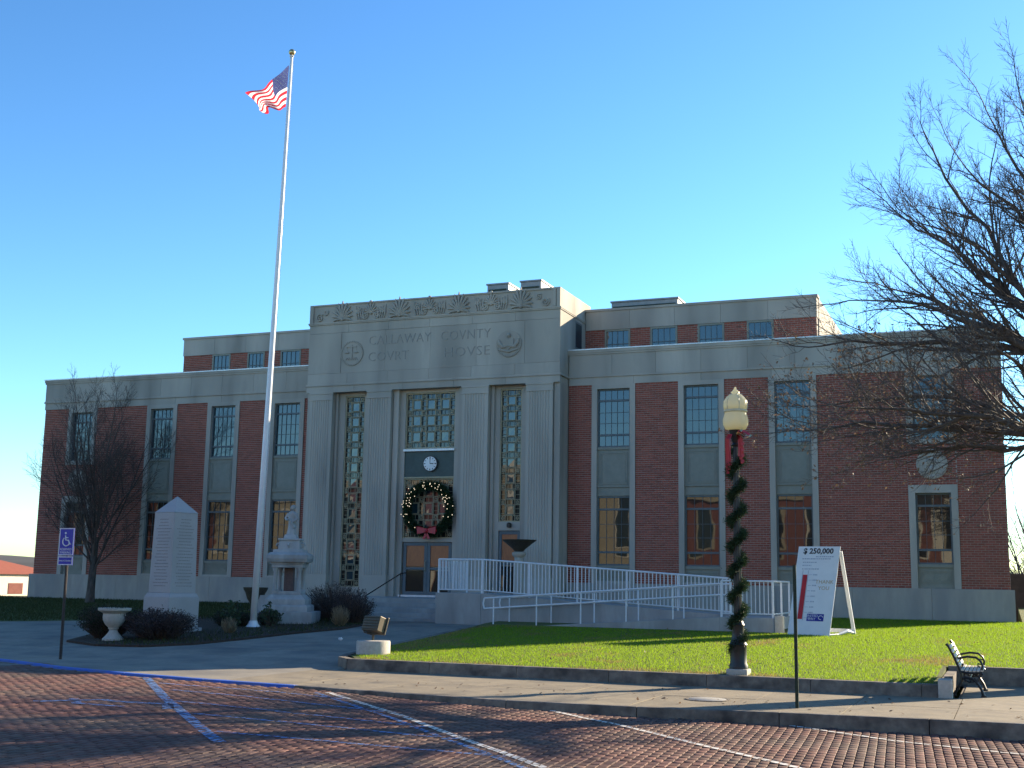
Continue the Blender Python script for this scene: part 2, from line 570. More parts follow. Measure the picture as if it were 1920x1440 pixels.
# ------------------------------------------------------------------ ground heights
def lawn_z(x, y):
    return .2 + .0306 * (min(y, 0.0) + 19.6) + .004 * max(y, 0.0)
def walk_z(x, y):
    return max(0.0, min(.468, .039 * (y + 20)))
def street_z(x, y=0):
    return -.2 + .0165 * min(max(-x, 0.0), 11.0)
def left_z(x, y):
    return .36 + .04 * (y + 11)

# ------------------------------------------------------------------ setting: ground, hills
g = MB()
g.add([(-3000, -3000, -.6), (3000, -3000, -.6), (3000, 3000, -.6), (-3000, 3000, -.6)], [(0, 1, 2, 3)])
struct(g.build('ground', M['far_grass']))

def hills():
    n, d = 90, 8
    vs, fs = [], []
    for i in range(n):
        a = R(-100 + 200 * i / (n - 1))
        for j in range(d):
            r = 420 + 110 * j
            h = 13.5 * math.sin(PI * min(1, j / (d - 1) * .9 + .05)) ** .7 * (.75 + .35 * noise.noise((i * .19, j * .3, 2)))
            h += 1.1 * noise.noise((i * 2.3, j, 5))
            vs.append((r * math.sin(a), r * math.cos(a) - 42, -.6 + (h if 0 < j < d - 1 else -1)))
    for i in range(n - 1):
        for j in range(d - 1):
            a = i * d + j
            fs.append((a, a + d, a + d + 1, a + 1))
    m = MB()
    m.add(vs, fs)
    struct(m.build('hills', M['hill']))
hills()

# street: joint bed, bricks, painted markings
KERB = [(-60, -16.6), (-40, -17.6), (-27, -19.2), (-22, -20.7), (-19.8, -21.46), (-17.3, -22.5), (-14.6, -23.2), (-12.3, -23.55),
        (-10.3, -23.75), (-8.5, -24.05), (-6.7, -24.2), (-5.2, -24.05), (-4.0, -23.85), (-2.4, -23.66), (0, -23.46), (3, -23.4), (8, -23.4), (40, -23.4)]
KX = [p[0] for p in KERB]
KY = [p[1] for p in KERB]
def kerb_y(x):
    return float(np.interp(x, KX, KY))

street = MB()
xs = [-60, -40, -30, -22, -16, -11, -8, -5.5, -2.75, 0, 10, 40]
for i in range(len(xs) - 1):
    a, b2 = xs[i], xs[i + 1]
    street.add([(a, -70, street_z(a) - .03), (b2, -70, street_z(b2) - .03), (b2, kerb_y(b2) + .6, street_z(b2) - .03), (a, kerb_y(a) + .6, street_z(a) - .03)], [(0, 1, 2, 3)])
street_o = struct(street.build('street', M['dirtjoint']))

BA = R(4.5)                                  # brick courses turned a little from the kerb
bu = np.array([math.cos(BA), math.sin(BA)])  # across
bv = np.array([-math.sin(BA), math.cos(BA)])  # along
CW, CL, GAP = .112, .222, .009
bricks = []
for i in range(-190, 22):
    for j in range(-155, -85):
        off = (.5 if i % 2 else 0) + .1 * math.sin(i * 1.7)
        c = bu * (i * CW) + bv * ((j + off) * CL)
        x, y = c
        if not (-18.6 < x < 1.3) or y > kerb_y(x) - .13:
            continue
        # only the part of the street in front of the lens, with a margin at the sides
        lim = -27.6 + (-x) * .52 - 1.2
        if y < max(-33.6, -27.6 - (-x) * .60 - .9):
            continue
        bricks.append((x, y))
bricks = np.array(bricks)
dist = np.hypot(bricks[:, 0], bricks[:, 1] + 42)
inview = np.ones(len(bricks), bool)
# those nearest the lens that the frame shows
fx, fy = bricks[:, 0], bricks[:, 1]
near_line = -26.35 - .66 * (-fx)             # bottom edge of the frame on the ground
vis = (fy > near_line + .05) & (fx < -.02)
order = np.argsort(np.where(vis, dist, 1e9))
single_ids = set(order[:300].tolist())
bm_brick = MB()
def brick_verts(w, l, h, ch=.008):
    x, y = w / 2, l / 2
    return [(-x, -y, -.035), (x, -y, -.035), (x, y, -.035), (-x, y, -.035),
            (-x, -y, h - ch), (x, -y, h - ch), (x, y, h - ch), (-x, y, h - ch),
            (-x + ch, -y + ch, h), (x - ch, -y + ch, h), (x - ch, y - ch, h), (-x + ch, y - ch, h)]
BF = [(0, 1, 5, 4), (1, 2, 6, 5), (2, 3, 7, 6), (3, 0, 4, 7), (4, 5, 9, 8), (5, 6, 10, 9), (6, 7, 11, 10), (7, 4, 8, 11), (8, 9, 10, 11)]
base_v = np.array(brick_verts(CW - GAP, CL - GAP, 0))
rotm = np.array([[bu[0], bu[1], 0], [bv[0], bv[1], 0], [0, 0, 1]])
pm = MB()
pm.add([tuple(p) for p in base_v @ rotm], BF)
paver_me = pm.mesh('paving_brick', M['paver_single'])
VS, FS = [], []
brick_top = []
k = 0
for n, (x, y) in enumerate(bricks):
    dz = float(rng.uniform(-.0022, .0022)) + .012 * noise.noise((x * .5, y * .5, 0))
    brick_top.append(dz)
    z = street_z(x) + dz
    if n in single_ids:
        o = share('paving_brick', paver_me, (x, y, z), street_o)
        o.rotation_euler = (rng.uniform(-.012, .012), rng.uniform(-.012, .012), rng.uniform(-.02, .02))
    else:
        a = rng.uniform(-.02, .02)
        vv = base_v.copy()
        vv[4:, 2] += vv[4:, 0] * rng.uniform(-.022, .022) + vv[4:, 1] * rng.uniform(-.015, .015)
        vv = vv @ rotm
        ca, sa = math.cos(a), math.sin(a)
        vv = np.stack([vv[:, 0] * ca - vv[:, 1] * sa + x, vv[:, 0] * sa + vv[:, 1] * ca + y, vv[:, 2] + z], 1)
        VS.append(vv)
        FS.append(np.array(BF) + 12 * k)
        k += 1
np_mesh('paving_bricks', np.concatenate(VS), np.concatenate(FS), M['paver'], street_o, kind='stuff')

def clip(poly, p, q):
    """keep the part of a convex polygon left of p->q"""
    out = []
    for i in range(len(poly)):
        a, b2 = poly[i], poly[(i + 1) % len(poly)]
        da = (q[0] - p[0]) * (a[1] - p[1]) - (q[1] - p[1]) * (a[0] - p[0])
        db = (q[0] - p[0]) * (b2[1] - p[1]) - (q[1] - p[1]) * (b2[0] - p[0])
        if da >= 0:
            out.append(a)
        if (da > 0) != (db > 0) and abs(da - db) > 1e-12:
            t = da / (da - db)
            out.append((a[0] + (b2[0] - a[0]) * t, a[1] + (b2[1] - a[1]) * t))
    return out

def paint_strip(name, pts, w, m):
    """paint lying on the brick tops: each brick's top clipped by the strip"""
    mb = MB()
    hw = w / 2
    for (ax, ay), (cx, cy) in zip(pts[:-1], pts[1:]):
        d = Vector((cx - ax, cy - ay))
        L_ = d.length
        d /= L_
        nx, ny = -d.y, d.x
        quad = [(ax + nx * -hw, ay + ny * -hw), (cx + nx * -hw, cy + ny * -hw), (cx + nx * hw, cy + ny * hw), (ax + nx * hw, ay + ny * hw)]
        rel = bricks - np.array([ax, ay])
        s_ = rel[:, 0] * d.x + rel[:, 1] * d.y
        t_ = np.abs(rel[:, 0] * nx + rel[:, 1] * ny)
        for n in np.nonzero((s_ > -.2) & (s_ < L_ + .2) & (t_ < hw + .2))[0]:
            x, y = bricks[n]
            hx, hy = (CW - GAP) / 2 - .004, (CL - GAP) / 2 - .004
            poly = [tuple(np.array([x, y]) + bu * sx * hx + bv * sy * hy) for sx, sy in ((-1, -1), (1, -1), (1, 1), (-1, 1))]
            for i in range(4):
                poly = clip(poly, quad[i], quad[(i + 1) % 4])
                if len(poly) < 3:
                    break
            if len(poly) >= 3:
                z = street_z(x) + brick_top[n] + .0065
                mb.add([(px, py, z) for px, py in poly], [tuple(range(len(poly)))])
    o = struct(mb.build(name, m))
    return o

paint_strip('parking_line', [(-14.46, -23.45), (-11.83, -26.35), (-9.1, -29.16), (-8.4, -29.85)], .15, M['blue_worn'])
paint_strip('parking_line', [(-10.35, -24.1), (-7.82, -26.34), (-6.1, -28.05), (-4.6, -29.5)], .11, M['white_worn'])
paint_strip('parking_line', [(-10.5, -24.25), (-7.97, -26.5), (-6.25, -28.2), (-4.75, -29.65)], .09, M['blue_worn'])
paint_strip('parking_line', [(-6.7, -24.05), (-5.16, -25.29), (-3.74, -26.53), (-1.9, -28.2)], .10, M['white_worn'])
paint_strip('parking_line', [(-3.05, -23.80), (-2.36, -24.21), (-1.34, -24.77), (.6, -25.3)], .09, M['white_worn'])
for a, b2 in (((-12.6, -25.2), (-8.2, -25.95)), ((-11.5, -26.6), (-7.1, -27.15)), ((-10.3, -27.75), (-6.3, -27.95)), ((-9.0, -29.1), (-5.25, -29.0)), ((-13.6, -24.2), (-9.4, -24.85))):
    paint_strip('hatch_line', [a, b2], .10, M['blue_faded'])
paint_strip('wheelchair_mark', [(-13.1, -27.7), (-12.5, -27.0), (-12.0, -27.1), (-11.3, -27.0), (-10.9, -27.5)], .16, M['blue_worn'])
paint_strip('wheelchair_mark', [(-12.9, -27.1), (-12.4, -27.6), (-11.6, -27.6)], .14, M['blue_faded'])

# kerb stones: each follows the kerb line
kerb_o = bpy.data.objects.new('kerb', None)
COL.objects.link(kerb_o)
kerb_o['_o'] = (0., 0., 0.)
struct(kerb_o)
edges = []
x = -34.0
while x < 9:
    edges.append(x)
    x += 1.85 + .5 * math.sin(x * 3.1)
for a, b2 in zip(edges[:-1], edges[1:]):
    blue = b2 < -9.6
    a2, c2 = a + .006, b2 - .006
    ya, yb = kerb_y(a2), kerb_y(c2)
    mb = MB()
    zt = .012
    # front edge slightly battered
    vs = []
    for xx, yy in ((a2, ya), (c2, yb)):
        zb = street_z(xx) - .12
        vs += [(xx, yy - .02, zb), (xx, yy, zt - .012), (xx, yy + .015, zt), (xx, yy + .15, zt), (xx, yy + .15, zb)]
    mb.add(vs, [(0, 5, 6, 1), (1, 6, 7, 2), (2, 7, 8, 3), (3, 8, 9, 4), (0, 1, 2, 3, 4), (9, 8, 7, 6, 5)])
    mb.build('kerb_stone', M['kerbblue'] if blue else M['kerb'], kerb_o, label='blue painted kerb stone' if blue else None)

# sidewalk slabs between kerb and lawn wall
walk_o = MB()
pts = [(x, kerb_y(x) + .1) for x in np.linspace(-13, 20, 40)] + [(20, -15.9), (-.9, -15.9), (-.9, -19.5), (-13, -19.5)]
walk_o.xy(pts, -.5, -.02)
walk_o = struct(walk_o.build('sidewalk', M['kerb']))
sx = [-12.98]
while sx[-1] < 8:
    sx.append(sx[-1] + 1.52)
for a, b2 in zip(sx[:-1], sx[1:]):
    sh = .35
    for row in (0, 1):
        f0 = lambda x: kerb_y(x) + .157
        f1 = lambda x: -19.76
        fm = lambda x: (f0(x) + f1(x)) / 2
        lo, hi = ((f0, fm), (fm, f1))[row]
        mb = MB()
        p = [(a + .006, lo(a) + .006), (b2 - .006, lo(b2) + .006), (b2 - .006, hi(b2) - .006), (a + .006, hi(a) - .006)]
        dz = rng.uniform(-.003, .003)
        mb.xy(p, -.03, dz)
        mb.build('slab', M['concrete'], walk_o)
for a in np.arange(-.85, 8, 1.6):
    for b0, b1 in ((-19.75, -18.0), (-18.0, -16.3)):
        mb = MB()
        mb.xy([(a + .006, b0 + .006), (a + 1.594, b0 + .006), (a + 1.594, b1 - .006), (a + .006, b1 - .006)], -.03, rng.uniform(-.002, .003))
        mb.build('slab', M['concrete'], walk_o)

# plaza: big concrete squares rising towards the steps
plaza = MB()
py = [-24.5, -20, -8, -.5]
for a, b2 in zip(py[:-1], py[1:]):
    plaza.add([(-60, a, walk_z(0, a) - .03), (-12.5, a, walk_z(0, a) - .03), (-12.5, b2, walk_z(0, b2) - .03), (-60, b2, walk_z(0, b2) - .03)], [(0, 1, 2, 3)])
plaza_o = struct(plaza.build('plaza', M['kerb']))
ys = [-23.6, -21.8, -20.0] + [-20 + 1.714 * i for i in range(1, 8)] + [-6.2, -4.4]
xs = [-12.55 - 1.8 * i for i in range(0, 18)]
for j in range(len(ys) - 1):
    for i in range(len(xs) - 1):
        x1, x0, y0, y1 = xs[i] - .005, xs[i + 1] + .005, ys[j] + .005, ys[j + 1] - .005
        poly = [(x0, y0), (x1, y0), (x1, y1), (x0, y1)]
        k0, k1 = kerb_y(x0) + .16, kerb_y(x1) + .16
        if y0 < max(k0, k1):
            if y1 < max(k0, k1) + .05:
                continue
            poly = [(x0, max(y0, k0)), (x1, max(y0, k1)), (x1, y1), (x0, y1)]
        mb = MB()
        dz = rng.uniform(-.002, .002)
        n = 4
        mb.add([(px, pyy, walk_z(px, pyy) + dz) for px, pyy in poly] + [(px, pyy, walk_z(px, pyy) - .028) for px, pyy in poly],
               [(0, 1, 2, 3), (0, 4, 5, 1), (1, 5, 6, 2), (2, 6, 7, 3), (3, 7, 4, 0)])
        mb.build('slab', M['plaza'], plaza_o)

# lawn right
LAWN = [(-12.3, -19.62), (-1.22, -19.62), (-1.22, -16.2), (9, -16.2), (30, -16.2), (30, 0), (30, 60), (.3, 60), (.3, 0), (.3, -.1), (-14.6, -.1), (-14.6, -7.6), (-14.2, -9.6),
        (-13.7, -13.0), (-13.35, -15.8), (-13.1, -17.6), (-12.85, -18.9)]
lw = MB()
def tri_surface(poly, zf, mb, dz=0, step=None):
    mb.add([(x, y, zf(x, y) + dz) for x, y in poly], [tuple(range(len(poly)))])
tri_surface([p for p in LAWN if p[1] <= 0], lawn_z, lw)
tri_surface([(.3, 0), (30, 0), (30, 60), (.3, 60)], lawn_z, lw)
# side skirt so that the lawn has a real edge
n = len(LAWN)
lw.add([(x, y, lawn_z(x, y)) for x, y in LAWN] + [(x, y, -.5) for x, y in LAWN], [(i, n + i, n + (i + 1) % n, (i + 1) % n) for i in range(n)])
lawn_o = struct(lw.build('lawn', M['soil']))

# left lawn and planting bed
LEFT = [(-60, -13.5), (-29.2, -11.9), (-26.5, -10.2), (-25.2, -8.2), (-25.0, -.2), (-39.4, -.2), (-60, 3)]
ll = MB()
tri_surface(LEFT, left_z, ll)
n = len(LEFT)
ll.add([(x, y, left_z(x, y)) for x, y in LEFT] + [(x, y, -.5) for x, y in LEFT], [(i, n + i, n + (i + 1) % n, (i + 1) % n) for i in range(n)])
struct(ll.build('lawn_shade', M['soil']))
BED = [(-22.0, -17.0), (-20.6, -17.6), (-19.3, -17.4), (-18.6, -16.4), (-18.3, -14.5), (-18.15, -12.5), (-17.75, -10.7), (-18.0, -8.6), (-18.9, -7.2), (-20.6, -6.3), (-25.3, -6.6), (-25.4, -9.0),
       (-23.6, -12.0), (-22.9, -15.0)]
bz = lambda x, y: walk_z(x, y) + .05
bd = MB()
# ground of the bed in strips so that it follows the plaza's rise
cb = (-20.8, -12)
for i in range(len(BED)):
    a, b2 = BED[i], BED[(i + 1) % len(BED)]
    bd.add([(a[0], a[1], bz(*a)), (b2[0], b2[1], bz(*b2)), (cb[0], cb[1], bz(*cb) + .05)], [(0, 1, 2)])
    bd.add([(a[0], a[1], bz(*a)), (b2[0], b2[1], bz(*b2)), (b2[0], b2[1], -.2), (a[0], a[1], -.2)], [(3, 2, 1, 0)])
struct(bd.build('planting_bed', M['mulch']))

def scatter(poly, n, inset=0.0):
    P = np.array(poly)
    lo, hi = P.min(0), P.max(0)
    out = []
    tot = 0
    while tot < n:
        q = rng.uniform(lo, hi, (n * 2, 2))
        ins = np.zeros(len(q), bool)
        j = len(P) - 1
        for i in range(len(P)):
            xi, yi, xj, yj = P[i, 0], P[i, 1], P[j, 0], P[j, 1]
            c = ((yi > q[:, 1]) != (yj > q[:, 1])) & (q[:, 0] < (xj - xi) * (q[:, 1] - yi) / (yj - yi + 1e-12) + xi)
            ins ^= c
            j = i
        q = q[ins]
        out.append(q)
        tot += len(q)
    return np.concatenate(out)[:n]

def blades(name, pts, zf, h, w, m, lean=.5, kind='stuff', parent=None):
    n = len(pts)
    z = np.array([zf(x, y) for x, y in pts])
    a = rng.uniform(0, 2 * PI, n)
    hh = h * rng.uniform(.5, 1.3, n)
    ww = w * rng.uniform(.7, 1.3, n)
    d = rng.uniform(0, 2 * PI, n)
    ln = rng.uniform(0, lean, n) * hh
    bx = np.cos(a) * ww / 2
    by = np.sin(a) * ww / 2
    V = np.zeros((n, 3, 3))
    V[:, 0] = np.stack([pts[:, 0] - bx, pts[:, 1] - by, z - .01], 1)
    V[:, 1] = np.stack([pts[:, 0] + bx, pts[:, 1] + by, z - .01], 1)
    V[:, 2] = np.stack([pts[:, 0] + np.cos(d) * ln, pts[:, 1] + np.sin(d) * ln, z + hh], 1)
    return np_mesh(name, V.reshape(-1, 3), np.arange(3 * n).reshape(-1, 3), m, parent, kind)

LAWN_VIS = [(-12.2, -19.55), (-1.3, -19.55), (-1.3, -16.1), (3, -16.1), (3, 4), (.4, 4), (.4, -.15), (-5.6, -.15), (-5.6, -8.3), (-14.0, -8.4),
            (-14.1, -9.6), (-13.6, -13.0), (-13.25, -15.8), (-13.0, -17.6), (-12.75, -18.9)]
gp = scatter(LAWN_VIS, 300000)
fld = np.array([noise.noise((x * .55, y * .3, 3.3)) + .55 * noise.noise((x * 2.1, y * 1.2, 7)) for x, y in gp])
edge = np.exp(-(gp[:, 1] + 19.6) / .5) * .5 + np.where(gp[:, 0] < -10, (-10 - gp[:, 0]) * .16, 0)
dry = (fld + edge + rng.normal(0, .22, len(gp))) > .62
go = blades('grass', gp[~dry], lawn_z, .042, .0095, M['grass'], lean=.9)
go['label'] = 'bright green mown grass of the sunlit lawn'
blades('dry_grass', gp[dry], lawn_z, .04, .0095, M['grass_dry'], lean=.9)
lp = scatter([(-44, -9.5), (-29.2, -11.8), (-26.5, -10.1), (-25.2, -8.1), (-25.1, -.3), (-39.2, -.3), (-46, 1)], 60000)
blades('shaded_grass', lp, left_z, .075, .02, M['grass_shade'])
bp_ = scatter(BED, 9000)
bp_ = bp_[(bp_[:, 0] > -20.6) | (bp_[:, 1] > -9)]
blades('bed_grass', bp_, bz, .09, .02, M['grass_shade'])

lf = scatter(LAWN_VIS, 420)
lf2 = np.stack([rng.uniform(-12, .6, 160), -23.3 + np.abs(rng.normal(0, 1.0, 160)) * rng.choice([1, 3.4], 160)], 1)
lf2 = lf2[lf2[:, 1] < -19.85]
lf3 = scatter(BED, 500)
V = []
for P_, zf, h_ in ((lf, lawn_z, .035), (lf2, lambda x, y: 0.006, .0), (lf3, bz, .02)):
    for x, y in P_:
        c = Vector((x, y, zf(x, y) + h_ + rng.uniform(0, .01)))
        a = Vector((*rng.normal(0, 1, 2), rng.normal(0, .35))).normalized()
        b2 = a.cross(Vector((0, 0, 1))).normalized() + Vector((0, 0, rng.normal(0, .3)))
        s_ = rng.uniform(.02, .042)
        V.append([c - a * s_, c + b2 * s_ * .6, c + a * s_, c - b2 * s_ * .6])
V = np.array([[tuple(q) for q in r_] for r_ in V])
np_mesh('fallen_leaves', V.reshape(-1, 3), np.arange(4 * len(V)).reshape(-1, 4), M['deadleaf'], None, 'stuff')

# low lawn wall: stones with a coping
wall_t = thing('garden_wall', (-6.7, -19.75, 0), 'low weathered stone wall along the front edge of the lawn', 'garden wall')
x = -12.45
while x < -1.25:
    x1 = min(x + 1.83, -1.2)
    mb = MB()
    zt = lawn_z(0, -19.7) + .015
    vs = []
    for xx in (x + .005, x1 - .005):
        vs += [(xx, -19.78, -.05), (xx, -19.745, zt - .02), (xx, -19.73, zt), (xx, -19.57, zt), (xx, -19.57, -.05)]
    mb.add(vs, [(0, 5, 6, 1), (1, 6, 7, 2), (2, 7, 8, 3), (3, 8, 9, 4), (0, 1, 2, 3, 4), (9, 8, 7, 6, 5)])
    mb.build('stone', M['kerb'], wall_t)
    x = x1
cur = [(-12.45, -19.66), (-12.85, -19.3), (-13.05, -18.7), (-13.2, -17.7), (-13.42, -15.9), (-13.78, -13.0), (-14.28, -9.6)]
for a, b2 in zip(cur[:-1], cur[1:]):
    d = Vector((b2[0] - a[0], b2[1] - a[1], 0)).normalized()
    nn = Vector((d.y, -d.x, 0))
    if nn.x > 0:
        nn = -nn
    za, zb = lawn_z(*a) + .012, lawn_z(*b2) + .012
    A, B = Vector((a[0], a[1], 0)), Vector((b2[0], b2[1], 0))
    mb = MB()
    q = [A + nn * .06, B + nn * .06, B - nn * .09, A - nn * .09]
    vs = [(p.x, p.y, -.1) for p in q] + [(q[0].x, q[0].y, za), (q[1].x, q[1].y, zb), (q[2].x, q[2].y, zb), (q[3].x, q[3].y, za)]
    mb.add(vs, [(4, 5, 6, 7), (0, 1, 5, 4), (1, 2, 6, 5), (2, 3, 7, 6), (3, 0, 4, 7)])
    mb.build('stone', M['kerb'], wall_t)
mb = MB()
mb.box(-1.2, -.98, -19.8, -19.42, -.05, .30)
mb.build('end_post', M['urn'], wall_t, bevel=.012)
mb = MB()
mb.box(-1.195, -1.03, -19.415, -16.35, -.05, lawn_z(0, -18))
mb.build('stone', M['kerb'], wall_t)
wall2 = thing('garden_wall', (4, -16.25, 0), 'low stone wall behind the bench, closing the lawn recess', 'garden wall')
x = -1.19
while x < 9:
    mb = MB()
    mb.box(x + .004, x + 1.496, -16.34, -16.15, -.05, lawn_z(0, -16.2) + .03)
    mb.build('stone', M['kerb'], wall2, bevel=.01)
    x += 1.5

# ------------------------------------------------------------------ courthouse
CH = thing('courthouse', (-19.9, 0, .5), 'two storey brick and limestone courthouse with a tall carved stone entrance bay', 'courthouse')
XL, XR = -39.03, 0.0
ZP, ZB, ZL = 10.22, 8.90, 1.80
core = MB()
core.box(XL + .05, -25.3, .3, 21, .3, 9.9)
core.box(-25.29, -14.6, 2.0, 21, .3, 9.9)
core.box(-14.59, XR - .05, .3, 21, .3, 9.9)
build_each(core, 'wall', M['mortar'], CH)
rf = MB()
rf.box(XL + .3, XR - .3, .35, 20.9, 9.91, 9.98)
build_each(rf, 'roof', M['roof'], CH)

BAYS = [(-33.54, -32.0), (-30.49, -28.92), (-27.44, -25.86), (-13.81, -12.18), (-10.61, -8.97), (-7.44, -5.82)]
ENDS = [(-37.74, -36.18), (-2.96, -1.44)]
LW = (2.05, 5.10)     # end bay: lower window with surround, upper window
# brick piers: list of rectangles (x0,x1,z0,z1)
piers = []
def end_pier(x0, x1, w):
    a, b2 = w
    piers.append((x0, a, ZL, ZB))
    piers.append((b2, x1, ZL, ZB))
    piers.append((a, b2, 5.12, 6.45))
end_pier(XL, -33.54, ENDS[0])
piers += [(-32.0, -30.49, ZL, ZB), (-28.92, -27.44, ZL, ZB), (-25.86, -25.22, ZL, ZB),
          (-14.70, -13.81, ZL, ZB), (-12.18, -10.61, ZL, ZB), (-8.97, -7.44, ZL, ZB)]
end_pier(-5.82, XR, ENDS[1])
back = MB()
for x0, x1, z0, z1 in piers:
    back.box(x0 + .002, x1 - .002, .012, .32, z0, z1)
build_each(back, 'brick_backing', M['mortar'], CH)
# side walls of the wings (brick colour, seen only from the side)
sidew = MB()
sidew.box(XR - .06, XR - .001, .02, 20.9, ZL, ZB)
sidew.box(XL + .001, XL + .06, .02, 20.9, ZL, ZB)
build_each(sidew, 'side_wall', M['storebrick'], CH)

CRS, BL = .0767, .213
fb = MB()
fb.front(0, BL - .013, 0, .03, 0, CRS - .015)
brick_me = fb.mesh('brick', M['brick_single'])
allb = []
for (x0, x1, z0, z1) in piers:
    nr = int(round((z1 - z0) / CRS))
    ch = (z1 - z0) / nr
    for r in range(nr):
        off = (0 if r % 2 else BL / 2)
        x = x0 - off
        while x < x1 - .01:
            a, b2 = max(x, x0), min(x + BL, x1)
            if b2 - a > .03:
                allb.append((a + .0065, b2 - .0065, z0 + r * ch + .0075, z0 + (r + 1) * ch - .0075))
            x += BL
# attic brick strip
AY = 1.91
ATT = [(-33.3, -31.78), (-30.85, -29.99), (-29.12, -28.33), (-27.33, -25.2), (-14.72, -13.94), (-12.93, -12.15), (-11.11, -10.34), (-9.35, -8.52), (-7.55, -6.02)]
attb = []
for x0, x1 in ATT:
    for r in range(14):
        x = x0 - (0 if r % 2 else BL / 2)
        z = 10.24 + r * .078
        while x < x1 - .01:
            a, b2 = max(x, x0), min(x + BL, x1)
            if b2 - a > .03:
                attb.append((a + .0065, b2 - .0065, z + .0075, z + .0705))
            x += BL
singles = [q for q in allb if q[0] > -1.45 and abs(q[1] - q[0] - (BL - .013)) < 1e-6]
singles = sorted(singles, key=lambda q: q[2])[:300]
sset = set(singles)
for q in singles:
    share('brick', brick_me, (q[0], rng.uniform(-.002, .002), q[2]), CH)
bb = MB()
for q in allb:
    if q not in sset:
        d = rng.uniform(-.003, .003)
        bb.front(q[0], q[1], d, .03, q[2], q[3])
for q in attb:
    d = rng.uniform(-.003, .003)
    bb.front(q[0], q[1], AY + d, AY + .03, q[2], q[3])
bb.build('bricks', M['brick'], CH, kind='stuff')

# plinth stones
def course(name, x0, x1, y0, y1, z0, z1, pitch, m, parent=CH, gap=.008, z0f=None):
    n = max(1, int(round((x1 - x0) / pitch)))
    for i in range(n):
        a = x0 + (x1 - x0) * i / n
        b2 = x0 + (x1 - x0) * (i + 1) / n
        mb = MB()
        mb.box(a + gap / 2, b2 - gap / 2, y0 + rng.uniform(0, .002), y1, z0, z1)
        mb.build(name, m, parent)
course('plinth_stone', XL - .12, -25.24, -.12, .29, .2, ZL - .02, 2.4, M['stone_base'])
course('plinth_stone', -14.68, XR + .12, -.12, .29, .2, ZL - .02, 2.45, M['stone_base'])
pl = MB()
pl.box(XL - .115, -25.25, -.09, .285, ZL - .02, ZL - .003)
pl.box(-14.67, XR + .115, -.09, .285, ZL - .02, ZL - .003)
pl.box(XR + .004, XR + .118, .3, 20.8, .2, ZL - .03)
pl.box(XL - .118, XL - .004, .3, 20.8, .2, ZL - .03)
build_each(pl, 'plinth_cap', M['stone_base'], CH)

# parapet: panels of limestone, mouldings, flashing
for xa, xb in ((XL - .03, -25.23), (-14.69, XR + .03)):
    course('parapet_stone', xa, xb, -.03, .29, 9.26, 10.02, 1.62, M['stone'])
    course('architrave_stone', xa, xb, -.02, .29, ZB, 9.18, 2.43, M['stone'])
    mb = MB()
    mb.box(xa - .03, xb, -.065, .288, 9.18, 9.235)
    mb.box(xa - .015, xb, -.045, .288, 9.235, 9.26)
    mb.box(xa - .03, xb, -.06, .288, 10.02, 10.09)
    mb.box(xa - .05, xb, -.085, .287, 10.09, 10.19)
    build_each(mb, 'moulding', M['stone'], CH)
    mb = MB()
    mb.box(xa - .07, xb, -.11, .35, 10.19, 10.235)
    mb.build('flashing', M['flash'], CH)
mb = MB()
mb.box(XR - .04, XR + .03, .3, 20.9, ZB, 10.18)
mb.box(XL - .03, XL + .04, .3, 20.9, ZB, 10.18)
build_each(mb, 'side_parapet', M['stone'], CH)

# wing windows ------------------------------------------------------------
def sash_unit(parent, x0, x1, z0, z1, y, glassm, bars=5, splits=(.18, .62), bar_rows=((0, 5), (1, 5), (2, 5))):
    """painted sash with panes; splits are heights of the two transoms as fractions from the bottom"""
    fw = .055
    fr = MB()
    fr.box(x0, x0 + fw, y - .035, y + .04, z0, z1)
    fr.box(x1 - fw, x1, y - .035, y + .04, z0, z1)
    fr.box(x0 + fw, x1 - fw, y - .035, y + .04, z1 - fw, z1)
    fr.box(x0 + fw, x1 - fw, y - .035, y + .04, z0, z0 + fw)
    zs = [z0 + fw] + [z0 + (z1 - z0) * s for s in splits] + [z1 - fw]
    for s in splits:
        zz = z0 + (z1 - z0) * s
        fr.box(x0 + fw, x1 - fw, y - .03, y + .04, zz - .035, zz + .035)
    fr.build('sash', M['sash'], parent)
    gb = MB()
    for i in range(len(zs) - 1):
        a = zs[i] + (.035 if i else 0)
        b2 = zs[i + 1] - (.035 if i < len(zs) - 2 else 0)
        for k in range(1, bars):
            xx = x0 + fw + (x1 - x0 - 2 * fw) * k / bars
            gb.box(xx - .006, xx + .006, y - .012, y + .006, a, b2)
        if i == 1:
            for t in (.33, .66):
                zz = a + (b2 - a) * t
                gb.box(x0 + fw, x1 - fw, y - .010, y + .004, zz - .008, zz + .008)
        p = MB()
        tlt = rng.uniform(-.004, .004)
        p.add([(x0 + fw, y + .01 + tlt, a), (x1 - fw, y + .01 - tlt, a), (x1 - fw, y + .01 - tlt + .003, b2), (x0 + fw, y + .01 + tlt + .003, b2)], [(0, 1, 2, 3)])
        p.build('pane', glassm, parent)
    gb.build('glazing_bar', M['sash'], parent)

def frame_ring(mb, x0, x1, z0, z1, w, y0, y1, bottom=True):
    mb.box(x0, x0 + w, y0, y1, z0, z1)
    mb.box(x1 - w, x1, y0, y1, z0, z1)
    mb.box(x0 + w, x1 - w, y0, y1, z1 - w, z1)
    if bottom:
        mb.box(x0 + w, x1 - w, y0, y1, z0, z0 + w)

